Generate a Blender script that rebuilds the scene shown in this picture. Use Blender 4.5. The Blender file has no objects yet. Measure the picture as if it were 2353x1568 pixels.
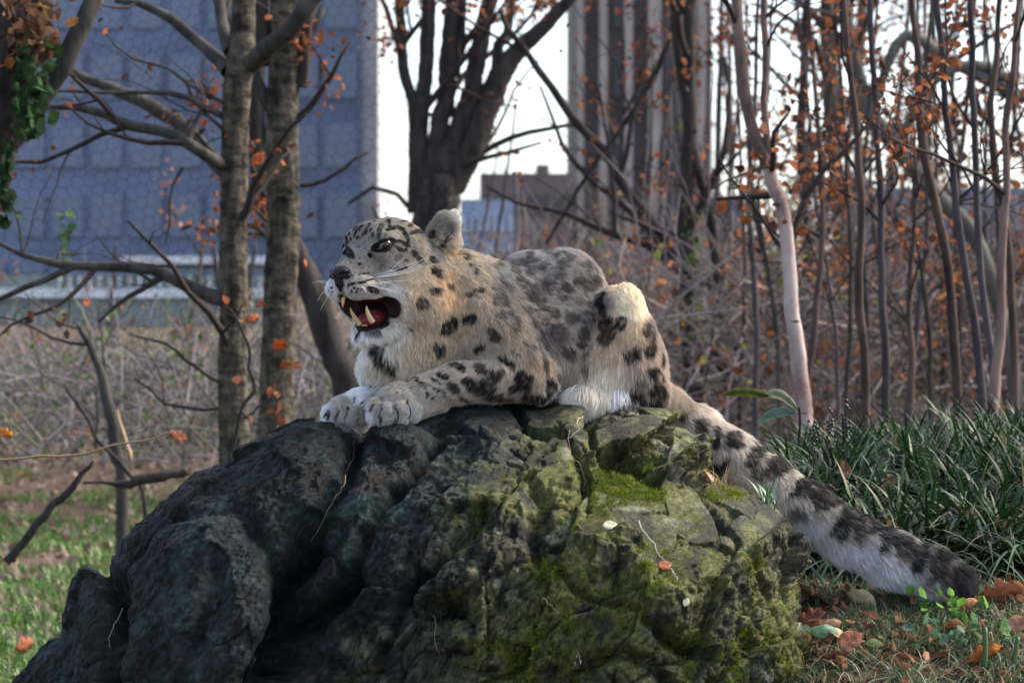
import bpy, math, random
import numpy as np
from mathutils import Vector, Matrix
from mathutils.bvhtree import BVHTree

SC = bpy.context.scene
COL = SC.collection
rng = np.random.default_rng(7)
random.seed(7)

# ------------------------------------------------------------------ camera, sky, sun, exposure
FOC = 122.0
S = 2352 * FOC / 36.0          # pixels of the photo (2352 wide) per unit tangent
CAMZ = 1.5
camd = bpy.data.cameras.new('camera'); cam = bpy.data.objects.new('camera', camd); COL.objects.link(cam)
cam.location = (0, 0, CAMZ); cam.rotation_euler = (math.radians(90), 0, 0)
camd.lens = FOC; camd.sensor_width = 36; camd.clip_start = 0.1; camd.clip_end = 3000
camd.dof.use_dof = True; camd.dof.focus_distance = 7.85; camd.dof.aperture_fstop = 8.0; camd.dof.aperture_blades = 0
SC.camera = cam

SUN_EL, SUN_AZ = math.radians(42), math.radians(72)      # azimuth from +Y towards +X
world = bpy.data.worlds.new("World"); SC.world = world; world.use_nodes = True
wn = world.node_tree; wn.nodes.clear()
sky = wn.nodes.new('ShaderNodeTexSky'); sky.sky_type = 'NISHITA'; sky.sun_disc = False
sky.sun_elevation = SUN_EL; sky.sun_rotation = SUN_AZ
sky.air_density = 0.8; sky.dust_density = 2.0; sky.ozone_density = 0.4; sky.altitude = 20
wbg = wn.nodes.new('ShaderNodeBackground'); wbg.inputs[1].default_value = 0.14
wo = wn.nodes.new('ShaderNodeOutputWorld')
hs = wn.nodes.new('ShaderNodeHueSaturation'); hs.inputs['Saturation'].default_value = .72
wn.links.new(sky.outputs[0], hs.inputs['Color']); wn.links.new(hs.outputs[0], wbg.inputs[0]); wn.links.new(wbg.outputs[0], wo.inputs[0])

sund = bpy.data.lights.new('sun', 'SUN'); sun = bpy.data.objects.new('sun', sund); COL.objects.link(sun)
sund.energy = 2.5; sund.angle = math.radians(22); sund.color = (1.0, 0.86, 0.68)
sdir = Vector((math.sin(SUN_AZ) * math.cos(SUN_EL), math.cos(SUN_AZ) * math.cos(SUN_EL), math.sin(SUN_EL)))
sun.rotation_euler = sdir.to_track_quat('Z', 'Y').to_euler()
sun.location = (20, 10, 30)

SC.view_settings.view_transform = 'Standard'; SC.view_settings.look = 'None'
SC.view_settings.exposure = 1.6; SC.view_settings.gamma = 1.0
try: SC.view_settings.use_curve_mapping = False
except Exception: pass

# ------------------------------------------------------------------ helpers
def at(u, v, Y):
    """world point seen at photo pixel (u, v) at distance Y (metres)"""
    return np.array([(u - 1176.0) * Y / S, Y, CAMZ - (v - 784.0) * Y / S])

def tag(o, label=None, cat=None, group=None, kind=None):
    if label: o['label'] = label
    if cat: o['category'] = cat
    if group: o['group'] = group
    if kind: o['kind'] = kind
    return o

def empty(name, loc=(0, 0, 0)):
    o = bpy.data.objects.new(name, None); COL.objects.link(o); o.location = loc; return o

def make_mesh(name, verts, quads=None, tris=None, mat=None, parent=None, col=None, smooth=True, extra=None, faces=None):
    me = bpy.data.meshes.new(name)
    verts = np.asarray(verts, dtype=np.float32).reshape(-1, 3)
    if faces is not None:
        me.from_pydata([tuple(map(float, v)) for v in verts], [], faces)
    else:
        quads = np.zeros((0, 4), np.int32) if quads is None else np.asarray(quads, np.int32).reshape(-1, 4)
        tris = np.zeros((0, 3), np.int32) if tris is None else np.asarray(tris, np.int32).reshape(-1, 3)
        nq, nt = len(quads), len(tris)
        me.vertices.add(len(verts)); me.vertices.foreach_set('co', verts.ravel())
        me.loops.add(nq * 4 + nt * 3); me.polygons.add(nq + nt)
        me.loops.foreach_set('vertex_index', np.concatenate([quads.ravel(), tris.ravel()]).astype(np.int32))
        ls = np.concatenate([np.arange(nq) * 4, nq * 4 + np.arange(nt) * 3]).astype(np.int32)
        me.polygons.foreach_set('loop_start', ls)
        me.update(calc_edges=True)
    if smooth and len(me.polygons): me.polygons.foreach_set('use_smooth', np.ones(len(me.polygons), bool))
    if col is not None:
        a = me.color_attributes.new('Col', 'FLOAT_COLOR', 'POINT')
        c = np.ones((len(verts), 4), np.float32); c[:, :3] = col
        a.data.foreach_set('color', c.ravel())
    if extra:
        for k, arr in extra.items():
            a = me.attributes.new(k, 'FLOAT', 'POINT'); a.data.foreach_set('value', np.asarray(arr, np.float32))
    if mat: me.materials.append(mat)
    me.validate()
    o = bpy.data.objects.new(name, me); COL.objects.link(o)
    if parent is not None: o.parent = parent
    return o

def rehome(o, root):
    """parent o under an empty that sits away from the origin while keeping o where it is"""
    o.parent = root; o.matrix_parent_inverse = Matrix.Translation(-root.location)
    return o

# numpy value noise -------------------------------------------------
def _h(ix, iy, iz, seed):
    n = (ix * 374761393 + iy * 668265263 + iz * 2147483647 + seed * 974634777) & 0xFFFFFFFF
    n = ((n ^ (n >> 13)) * 1274126177) & 0xFFFFFFFF
    return ((n ^ (n >> 16)) & 0xFFFF).astype(np.float32) / 65535.0

def vnoise(p, scale, seed=0):
    q = np.asarray(p, np.float64) / scale
    i = np.floor(q).astype(np.int64); f = (q - i).astype(np.float32); f = f * f * (3 - 2 * f)
    r = 0
    for dx in (0, 1):
        wx = f[:, 0] if dx else 1 - f[:, 0]
        for dy in (0, 1):
            wy = f[:, 1] if dy else 1 - f[:, 1]
            for dz in (0, 1):
                wz = f[:, 2] if dz else 1 - f[:, 2]
                r = r + wx * wy * wz * _h(i[:, 0] + dx, i[:, 1] + dy, i[:, 2] + dz, seed)
    return r * 2 - 1

def fbm(p, scale, seed=0, octv=4, gain=0.5):
    r = 0; a = 1.0; t = 0
    for k in range(octv):
        r = r + a * vnoise(p, scale / 2 ** k, seed + 17 * k); t += a; a *= gain
    return r / t

# signed-distance volume + surface nets ------------------------------
def smin(a, b, k):
    h = np.clip(.5 + .5 * (b - a) / k, 0, 1)
    return b + (a - b) * h - k * h * (1 - h)

class Vol:
    def __init__(s, X, Y, Z):
        s.X, s.Y, s.Z = [np.asarray(a, np.float32) for a in (X, Y, Z)]
        s.F = np.full((len(X), len(Y), len(Z)), 500.0, np.float32)
    def _box(s, lo, hi):
        out = []
        for A, l, h in zip((s.X, s.Y, s.Z), lo, hi):
            out.append(slice(max(0, np.searchsorted(A, l) - 1), min(len(A), np.searchsorted(A, h) + 1)))
        return tuple(out)
    def _grid(s, b):
        return s.X[b[0]][:, None, None], s.Y[b[1]][None, :, None], s.Z[b[2]][None, None, :]
    def _put(s, b, d, k, op):
        if op == 'add': s.F[b] = smin(s.F[b], d, k)
        else: s.F[b] = -smin(-s.F[b], d, k)
    def ell(s, c, r, k=20, axes=None, op='add'):
        m = max(r) + k + 10; c = np.asarray(c, float)
        b = s._box(c - m, c + m); x, y, z = s._grid(b); x, y, z = x - c[0], y - c[1], z - c[2]
        if axes is None: p = [x, y, z]
        else: p = [x * a[0] + y * a[1] + z * a[2] for a in axes]
        k0 = np.sqrt(sum((q / rr) ** 2 for q, rr in zip(p, r))) + 1e-6
        k1 = np.sqrt(sum((q / rr ** 2) ** 2 for q, rr in zip(p, r))) + 1e-9
        s._put(b, (k0 * (k0 - 1) / k1).astype(np.float32), k, op)
    def cone(s, pts, rad, k=20, op='add'):
        for i in range(len(pts) - 1):
            a, c = np.asarray(pts[i], float), np.asarray(pts[i + 1], float); ra, rb = rad[i], rad[i + 1]
            m = max(ra, rb) + k + 10
            b = s._box(np.minimum(a, c) - m, np.maximum(a, c) + m); x, y, z = s._grid(b)
            e = c - a; L = float(e @ e) + 1e-9
            t = np.clip(((x - a[0]) * e[0] + (y - a[1]) * e[1] + (z - a[2]) * e[2]) / L, 0, 1)
            d = np.sqrt((x - a[0] - t * e[0]) ** 2 + (y - a[1] - t * e[1]) ** 2 + (z - a[2] - t * e[2]) ** 2) - (ra + (rb - ra) * t)
            s._put(b, d.astype(np.float32), k, op)
    def mesh(s):
        F = s.F; ins = F < 0
        c = ins[:-1, :-1, :-1].astype(np.int8)
        tot = np.zeros_like(c)
        for i in (0, 1):
            for j in (0, 1):
                for k in (0, 1):
                    tot += ins[i:F.shape[0] - 1 + i, j:F.shape[1] - 1 + j, k:F.shape[2] - 1 + k]
        act = (tot > 0) & (tot < 8)
        I, J, K = np.nonzero(act); n = len(I)
        idx = np.full(act.shape, -1, np.int32); idx[I, J, K] = np.arange(n)
        corner = {}
        for i in (0, 1):
            for j in (0, 1):
                for k in (0, 1): corner[i, j, k] = F[I + i, J + j, K + k]
        acc = np.zeros((n, 3)); cnt = np.zeros(n)
        def pos(i, j, k): return np.stack([s.X[I + i], s.Y[J + j], s.Z[K + k]], 1).astype(float)
        es = []
        for a in [(i, j, k) for i in (0, 1) for j in (0, 1) for k in (0, 1)]:
            for ax in range(3):
                if a[ax] == 0:
                    b = list(a); b[ax] = 1; es.append((a, tuple(b)))
        for a, b in es:
            fa, fb = corner[a], corner[b]; m = (fa < 0) != (fb < 0)
            t = np.where(m, fa / np.where(m, fa - fb, 1), 0)[:, None]
            p = pos(*a) * (1 - t) + pos(*b) * t
            acc[m] += p[m]; cnt[m] += 1
        V = acc / cnt[:, None]
        Q = []
        for ax in range(3):
            A = [slice(1, -1)] * 3; A[ax] = slice(0, -1); B = [slice(1, -1)] * 3; B[ax] = slice(1, None)
            sa, sb = ins[tuple(A)], ins[tuple(B)]
            ii, jj, kk = np.nonzero(sa != sb)
            flip = sa[ii, jj, kk]
            base = [ii + 1, jj + 1, kk + 1]; base[ax] = base[ax] - 1
            o1, o2 = [(1, 2), (2, 0), (0, 1)][ax]
            def get(d1, d2):
                q = [b.copy() for b in base]; q[o1] -= d1; q[o2] -= d2
                return idx[q[0], q[1], q[2]]
            q = np.stack([get(0, 0), get(1, 0), get(1, 1), get(0, 1)], 1)
            q[~flip] = q[~flip][:, ::-1]
            Q.append(q)
        return V, np.concatenate(Q)

def vnormals(V, Q):
    n = np.cross(V[Q[:, 2]] - V[Q[:, 0]], V[Q[:, 3]] - V[Q[:, 1]])
    N = np.zeros_like(V)
    for k in range(4):
        for d in range(3): N[:, d] += np.bincount(Q[:, k], n[:, d], len(V))
    return N / (np.linalg.norm(N, axis=1)[:, None] + 1e-12)

def relax(V, Q, it=2, lam=0.5):
    for _ in range(it):
        A = np.zeros_like(V); c = np.zeros(len(V))
        for k in range(4):
            a, b = Q[:, k], Q[:, (k + 1) % 4]
            for d in range(3):
                A[:, d] += np.bincount(a, V[b, d], len(V)) + np.bincount(b, V[a, d], len(V))
            c += np.bincount(a, minlength=len(V)) + np.bincount(b, minlength=len(V))
        V = V + lam * (A / np.maximum(c, 1)[:, None] - V)
    return V

def subdivide(V, Q):
    """linear quad subdivision"""
    E = np.concatenate([np.stack([Q[:, k], Q[:, (k + 1) % 4]], 1) for k in range(4)])
    Es = np.sort(E, 1); key = Es[:, 0].astype(np.int64) * len(V) + Es[:, 1]
    uk, inv = np.unique(key, return_inverse=True)
    a, b = uk // len(V), uk % len(V)
    EV = (V[a] + V[b]) / 2; FV = V[Q].mean(1)
    n0 = len(V); n1 = n0 + len(EV); m = len(Q); e = inv.reshape(4, m) + n0; f = np.arange(m) + n1
    NQ = np.concatenate([np.stack([Q[:, k], e[k], f, e[(k + 3) % 4]], 1) for k in range(4)])
    return np.concatenate([V, EV, FV]), NQ

# tubes ---------------------------------------------------------------
def spline(P, n):
    P = np.asarray(P, float); m = len(P)
    if m < 3:
        t = np.linspace(0, 1, n)[:, None]; return P[0] * (1 - t) + P[-1] * t
    Q = np.vstack([2 * P[0] - P[1], P, 2 * P[-1] - P[-2]])
    s = np.linspace(0, m - 1 - 1e-6, n); i = s.astype(int); f = (s - i)[:, None]
    a, b, c, d = Q[i], Q[i + 1], Q[i + 2], Q[i + 3]
    return .5 * (2 * b + (c - a) * f + (2 * a - 5 * b + 4 * c - d) * f ** 2 + (3 * b - a - 3 * c + d) * f ** 3)

class Tubes:
    def __init__(s): s.V = []; s.Q = []; s.T = []; s.C = []; s.n = 0
    def add(s, P, R, sides=6, col=None, rough=0.0):
        P = np.asarray(P, float); R = np.broadcast_to(np.asarray(R, float), (len(P),))
        T = np.gradient(P, axis=0); T /= np.linalg.norm(T, axis=1)[:, None] + 1e-12
        ref = np.array([0.13, 0.98, 0.1]) if abs(T[:, 1]).mean() < .8 else np.array([1., 0, 0.1])
        A = np.cross(T, ref); A /= np.linalg.norm(A, axis=1)[:, None] + 1e-12; B = np.cross(T, A)
        th = np.arange(sides) * 2 * math.pi / sides
        rr = R[:, None] * (1 + (rough * rng.uniform(-1, 1, (len(P), sides)) if rough else 0))
        V = P[:, None] + rr[..., None] * (np.cos(th)[None, :, None] * A[:, None] + np.sin(th)[None, :, None] * B[:, None])
        n = len(P); i = np.arange(n - 1)[:, None] * sides; j = np.arange(sides)[None]; j2 = (j + 1) % sides
        q = np.stack([i + j, i + j2, i + sides + j2, i + sides + j], -1).reshape(-1, 4)
        s.V.append(V.reshape(-1, 3)); s.Q.append(q + s.n)
        c = np.zeros((n * sides, 3)) if col is None else np.broadcast_to(np.asarray(col, float), (n * sides, 3))
        s.C.append(c)
        # end cap
        s.T.append(np.array([[s.n + (n - 1) * sides, s.n + (n - 1) * sides + k, s.n + (n - 1) * sides + k + 1] for k in range(1, sides - 1)]).reshape(-1, 3))
        s.n += n * sides
    def build(s, name, mat, parent=None, kind=None, smooth=True):
        if not s.V: return None
        o = make_mesh(name, np.concatenate(s.V), np.concatenate(s.Q), np.concatenate(s.T), mat, parent, col=np.concatenate(s.C), smooth=smooth)
        if kind: o['kind'] = kind
        return o

# materials -------------------------------------------------------------
def mat_new(name):
    m = bpy.data.materials.new(name); m.use_nodes = True; nt = m.node_tree
    return m, nt, nt.nodes['Principled BSDF']
def N(nt, t, **kw):
    n = nt.nodes.new(t)
    for k, v in kw.items(): setattr(n, k, v)
    return n
def simple_mat(name, col, rough=.6, spec=.3, noise=None, bump=0.0, scale=20, attr=False, trans=0.0):
    m, nt, b = mat_new(name); L = nt.links.new
    b.inputs['Roughness'].default_value = rough; b.inputs['Specular IOR Level'].default_value = spec
    b.inputs['Base Color'].default_value = (*col, 1)
    src = None
    if attr:
        a = N(nt, 'ShaderNodeAttribute'); a.attribute_name = 'Col'; src = a.outputs['Color']
    if noise is not None or bump:
        tc = N(nt, 'ShaderNodeTexCoord'); nz = N(nt, 'ShaderNodeTexNoise'); nz.inputs['Scale'].default_value = scale
        nz.inputs['Detail'].default_value = 6; L(tc.outputs['Object'], nz.inputs['Vector'])
        if noise is not None:
            mx = N(nt, 'ShaderNodeMix', data_type='RGBA', blend_type='MULTIPLY'); mx.inputs[0].default_value = 1
            rp = N(nt, 'ShaderNodeValToRGB'); rp.color_ramp.elements[0].position = .3; rp.color_ramp.elements[1].position = .7
            rp.color_ramp.elements[0].color = (1 - noise, 1 - noise, 1 - noise, 1); rp.color_ramp.elements[1].color = (1 + noise, 1 + noise, 1 + noise, 1)
            L(nz.outputs['Fac'], rp.inputs[0])
            if src: L(src, mx.inputs[6])
            else: mx.inputs[6].default_value = (*col, 1)
            L(rp.outputs[0], mx.inputs[7]); src = mx.outputs[2]
        if bump:
            bp = N(nt, 'ShaderNodeBump'); bp.inputs['Strength'].default_value = bump; bp.inputs['Distance'].default_value = .02
            L(nz.outputs['Fac'], bp.inputs['Height']); L(bp.outputs[0], b.inputs['Normal'])
    if src: L(src, b.inputs['Base Color'])
    if trans:
        out = nt.nodes['Material Output']; tr = N(nt, 'ShaderNodeBsdfTranslucent'); ms = N(nt, 'ShaderNodeMixShader'); ms.inputs[0].default_value = trans
        if src: L(src, tr.inputs[0])
        else: tr.inputs[0].default_value = (*col, 1)
        L(b.outputs[0], ms.inputs[1]); L(tr.outputs[0], ms.inputs[2]); L(ms.outputs[0], out.inputs[0])
    return m
# ------------------------------------------------------------------ terrain
def sstep(a, b, x):
    t = np.clip((x - a) / (b - a), 0, 1); return t * t * (3 - 2 * t)

def ground_z(x, y):
    x = np.asarray(x, float); y = np.asarray(y, float)
    base = .26 + .022 * (y - 10) + .00 * x
    base = base + sstep(26, 62, y) * .45 + sstep(150, 230, y) * 3.6
    # bank on the right, rising behind the tail
    r = sstep(.40, .70, x - .05 * (y - 8))
    yy = np.clip(y, 6.0, 20)
    bank = .900 + .36 * np.minimum(yy - 7.95, 0) + .085 * np.clip(yy - 8.0, 0, 1.6) + .04 * sstep(8.2, 9.2, yy) * np.clip((x - .5), 0, 2)
    bank = bank + .06 * sstep(.7, 1.4, x) * sstep(8.1, 9.0, y)
    bank = bank - sstep(10.0, 16.0, y) * .68
    q = np.stack([x.ravel(), y.ravel(), 0 * x.ravel()], 1)
    n = (fbm(q, .9, 301, 3) * .03 + fbm(q, .22, 303, 3) * .012 + fbm(q, 7, 305, 3) * .12 * np.clip((y.ravel() - 14) / 10, 0, 1)).reshape(x.shape)
    return base * (1 - r) + bank * r + n

def build_ground():
    ys = np.concatenate([np.arange(2, 6.6, .2), np.arange(6.6, 10, .03), np.arange(10, 20, .12), np.arange(20, 70, .8), np.geomspace(70, 2500, 40)])
    xs1 = np.concatenate([-np.geomspace(1500, 5, 40), np.arange(-4.9, -1.4, .12), np.arange(-1.4, 1.8, .03), np.arange(1.8, 5, .12), np.geomspace(5, 1500, 40)])
    Xg, Yg = np.meshgrid(xs1, ys)
    Zg = ground_z(Xg, Yg)
    n, m = Xg.shape; i = np.arange(n - 1)[:, None] * m; j = np.arange(m - 1)[None]
    q = np.stack([i + j, i + j + 1, i + m + j + 1, i + m + j], -1).reshape(-1, 4)
    V = np.stack([Xg, Yg, Zg], -1).reshape(-1, 3)
    mat, nt, b = mat_new('ground'); L = nt.links.new
    tc = N(nt, 'ShaderNodeTexCoord'); n1 = N(nt, 'ShaderNodeTexNoise'); n1.inputs['Scale'].default_value = .8; n1.inputs['Detail'].default_value = 8; n1.inputs['Roughness'].default_value = .7
    n2 = N(nt, 'ShaderNodeTexNoise'); n2.inputs['Scale'].default_value = 38; n2.inputs['Detail'].default_value = 6
    L(tc.outputs['Object'], n1.inputs['Vector']); L(tc.outputs['Object'], n2.inputs['Vector'])
    r1 = N(nt, 'ShaderNodeValToRGB'); e = r1.color_ramp.elements; e[0].position = .38; e[0].color = (.06, .05, .04, 1); e[1].position = .62; e[1].color = (.17, .145, .125, 1)
    r2 = N(nt, 'ShaderNodeValToRGB'); e = r2.color_ramp.elements; e[0].position = .35; e[0].color = (.05, .035, .025, 1); e[1].position = .7; e[1].color = (.13, .075, .045, 1)
    L(n1.outputs['Fac'], r1.inputs[0]); L(n2.outputs['Fac'], r2.inputs[0])
    mx = N(nt, 'ShaderNodeMix', data_type='RGBA'); mx.inputs[0].default_value = .55; L(r1.outputs[0], mx.inputs[6]); L(r2.outputs[0], mx.inputs[7]); L(mx.outputs[2], b.inputs['Base Color'])
    b.inputs['Roughness'].default_value = .95; b.inputs['Specular IOR Level'].default_value = .1
    bp = N(nt, 'ShaderNodeBump'); bp.inputs['Distance'].default_value = .02; bp.inputs['Strength'].default_value = .8; L(n2.outputs['Fac'], bp.inputs['Height']); L(bp.outputs[0], b.inputs['Normal'])
    o = make_mesh('ground', V, q, mat=mat); o['kind'] = 'structure'
build_ground()

# ------------------------------------------------------------------ buildings beyond the wood
def boxes(name, bs, mat, parent=None):
    V = []; F = []
    for (x0, x1, y0, y1, z0, z1) in bs:
        n = len(V); V += [(x0, y0, z0), (x1, y0, z0), (x1, y1, z0), (x0, y1, z0), (x0, y0, z1), (x1, y0, z1), (x1, y1, z1), (x0, y1, z1)]
        F += [(n, n + 3, n + 2, n + 1), (n + 4, n + 5, n + 6, n + 7), (n, n + 1, n + 5, n + 4), (n + 1, n + 2, n + 6, n + 5), (n + 2, n + 3, n + 7, n + 6), (n + 3, n, n + 4, n + 7)]
    return make_mesh(name, V, faces=F, mat=mat, parent=parent, smooth=False)
def px(u, Y): return (u - 1176) * Y / S
def pz(v, Y): return CAMZ - (v - 784) * Y / S

blue_wall = simple_mat('blue_grey_facade', (.155, .20, .305), .6, .3, noise=.25, scale=.35)
blue_glass = simple_mat('dark_window', (.135, .178, .275), .25, .5)
lit_side_wall = simple_mat('lit_side_wall', (.42, .42, .44), .7, .3, noise=.25, scale=.5)  # pale tone paints the light on the tower's narrow side
grey_stone = simple_mat('grey_stone', (.13, .108, .105), .7, .3, noise=.25, scale=.5)
brown_stone = simple_mat('brown_stone', (.13, .10, .10), .7, .3, noise=.25, scale=.5)
pier_stone = simple_mat('pale_pier', (.30, .265, .245), .7, .3, noise=.2, scale=.5)

def facade(name, label, u0, u1, vtop, Y, wall, glass, nx, nfl, fh, depth=18, win=(.62, .55), piers=0, pier_m=None, side=None):
    x0, x1 = px(u0, Y), px(u1, Y); top = pz(vtop, Y); bot = 0.5
    g = empty(name, ((x0 + x1) / 2, Y, bot)); tag(g, label, 'building')
    o = boxes('wall', [(x0, x1, Y, Y + depth, bot, top)], wall); rehome(o, g)
    w = (x1 - x0) / nx; first = None
    for r in range(nfl):
        zc = top - fh * (r + .75)
        if zc - fh * .5 < bot: break
        for c in range(nx):
            xc = x0 + w * (c + .5); ww, hh = w * win[0] / 2, fh * win[1] / 2
            if first is None:
                first = boxes('window', [(-ww, ww, -.12, .1, -hh, hh)], glass); first.location = (xc, Y, zc); first.parent = g; first.matrix_parent_inverse = Matrix.Translation(-g.location)
            else:
                k = first.copy(); COL.objects.link(k); k.location = (xc, Y, zc)
    if piers:
        for c in range(piers + 1):
            xc = x0 + (x1 - x0) * c / piers
            rehome(boxes('pier', [(xc - .55, xc + .55, Y - .7, Y + .05, bot, top - .3)], pier_m), g)
    return g
# large blue-grey tower filling the upper left
B1 = facade('office_tower', 'huge blue grey building filling the upper left behind the wire netting', -1500, 828, -900, 130, blue_wall, blue_glass, 26, 12, 2.6, win=(.8, .62))
x = px(828, 130)
rehome(boxes('lit_side_face', [(x + .02, px(868, 130), 130.3, 140, .5, 29)], lit_side_wall), B1)  # tower's side face, its brightness put into the pale colour
B2 = facade('stone_tower', 'tall stone tower with pale vertical piers between the bare trees right of centre', 1322, 1636, -900, 110, grey_stone, simple_mat('tower_glass', (.055, .058, .075), .35, .4), 8, 12, 2.2, win=(.55, .6))
for (ua, ub) in [(1324, 1340), (1376, 1394), (1436, 1452), (1488, 1518), (1600, 1626)]:
    rehome(boxes('pier', [(px(ua, 110), px(ub, 110), 109.4, 110.05, .5, 24)], pier_stone), B2)
B3 = facade('brick_block', 'low brown building behind the leopard with flat roof, left of the stone tower', 1102, 1318, 398, 100, brown_stone, simple_mat('brown_glass', (.06, .055, .06), .35, .4), 6, 4, 1.2, win=(.5, .5))
rehome(boxes('chimney', [(px(1232, 100), px(1262, 100), 100.5, 102, 5.5, pz(376, 100))], brown_stone), B3)
B4 = facade('glass_block', 'small pale blue glazed building directly behind the leopard\'s ear', 1058, 1180, 458, 80, simple_mat('pale_blue_wall', (.20, .26, .36), .5, .4, noise=.3, scale=1.5), simple_mat('pale_blue_glass', (.28, .36, .48), .3, .5), 7, 4, .75, win=(.7, .5))
B5 = facade('slate_block', 'slate blue building right of the stone tower, low behind the saplings', 1640, 1712, 452, 105, simple_mat('slate_wall', (.12, .14, .22), .6, .3, noise=.2, scale=.8), blue_glass, 3, 3, 1.2, win=(.6, .5))
B6 = facade('apartment_house', 'low grey building half hidden by saplings at the far right', 2050, 2500, 430, 95, simple_mat('lilac_grey_wall', (.16, .17, .22), .6, .3, noise=.2, scale=.8), blue_glass, 10, 4, 1.3, win=(.55, .5))
# low pavilion with pale parapet, seen through the netting on the left
Yp = 60
g = empty('pavilion', (px(320, Yp), Yp, 1.4)); tag(g, 'long low pavilion with pale parapet and teal glazing at left', 'building')
teal = simple_mat('teal_glazing', (.15, .19, .185), .5, .4, noise=.4, scale=1.5); palep = simple_mat('pale_parapet', (.55, .58, .62), .6, .3, noise=.3, scale=3)
rehome(boxes('wall', [(px(-500, Yp), px(620, Yp), Yp, Yp + 4, .6, pz(632, Yp))], teal), g)
rehome(boxes('parapet', [(px(-520, Yp), px(640, Yp), Yp - .12, Yp + .4, pz(684, Yp), pz(662, Yp))], palep), g)
rehome(boxes('roof_edge', [(px(280, Yp), px(640, Yp), Yp - .10, Yp + 4.1, pz(606, Yp), pz(588, Yp))], palep), g)
for k in range(22):
    u = 135 + k * 23
    rehome(boxes('glazing_bar', [(px(u, Yp), px(u + 5, Yp), Yp - .06, Yp, pz(660, Yp), pz(634, Yp))], palep), g)
# pale flowering / frosted shrub mass by the pavilion roof (reads white)
# ------------------------------------------------------------------ boulder
ROCK_YC = 8.02
def seg_dist(px, py, pts):
    d = np.full(px.shape, 1e9); pts = np.asarray(pts, float)
    for a, b in zip(pts[:-1], pts[1:]):
        e = b - a; t = np.clip(((px - a[0]) * e[0] + (py - a[1]) * e[1]) / (e @ e + 1e-9), 0, 1)
        d = np.minimum(d, np.hypot(px - a[0] - t * e[0], py - a[1] - t * e[1]))
    return d
def poly_sd(px, py, pts):
    """positive inside"""
    pts = np.asarray(pts, float); d = seg_dist(px, py, np.vstack([pts, pts[:1]]))
    ins = np.zeros(px.shape, bool)
    for (x1, y1), (x2, y2) in zip(pts, np.roll(pts, -1, 0)):
        if y1 == y2: continue
        c = ((y1 > py) != (y2 > py)) & (px < (x2 - x1) * (py - y1) / (y2 - y1) + x1)
        ins ^= c
    return np.where(ins, d, -d)

rock_outline = [(-60, 1700), (20, 1590), (80, 1520), (110, 1482), (150, 1465), (178, 1385), (200, 1330), (245, 1306), (280, 1290),
    (325, 1225), (365, 1180), (405, 1140), (440, 1100), (470, 1085), (520, 1072), (560, 1050), (640, 1012), (700, 987), (760, 982), (850, 982), (900, 968),
    (960, 950), (1030, 936), (1060, 924), (1150, 922), (1180, 930), (1215, 928), (1240, 938), (1262, 932), (1285, 919), (1318, 917), (1345, 925), (1362, 940), (1380, 936),
    (1420, 926), (1448, 930), (1480, 930), (1520, 936), (1540, 952), (1545, 985), (1575, 985), (1598, 1010), (1606, 1045), (1618, 1085), (1640, 1100), (1690, 1112),
    (1740, 1135), (1790, 1172), (1806, 1215), (1812, 1255), (1800, 1325), (1822, 1370), (1855, 1420), (1890, 1490), (1925, 1568), (1980, 1700), (1950, 2000), (-60, 2000)]

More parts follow.
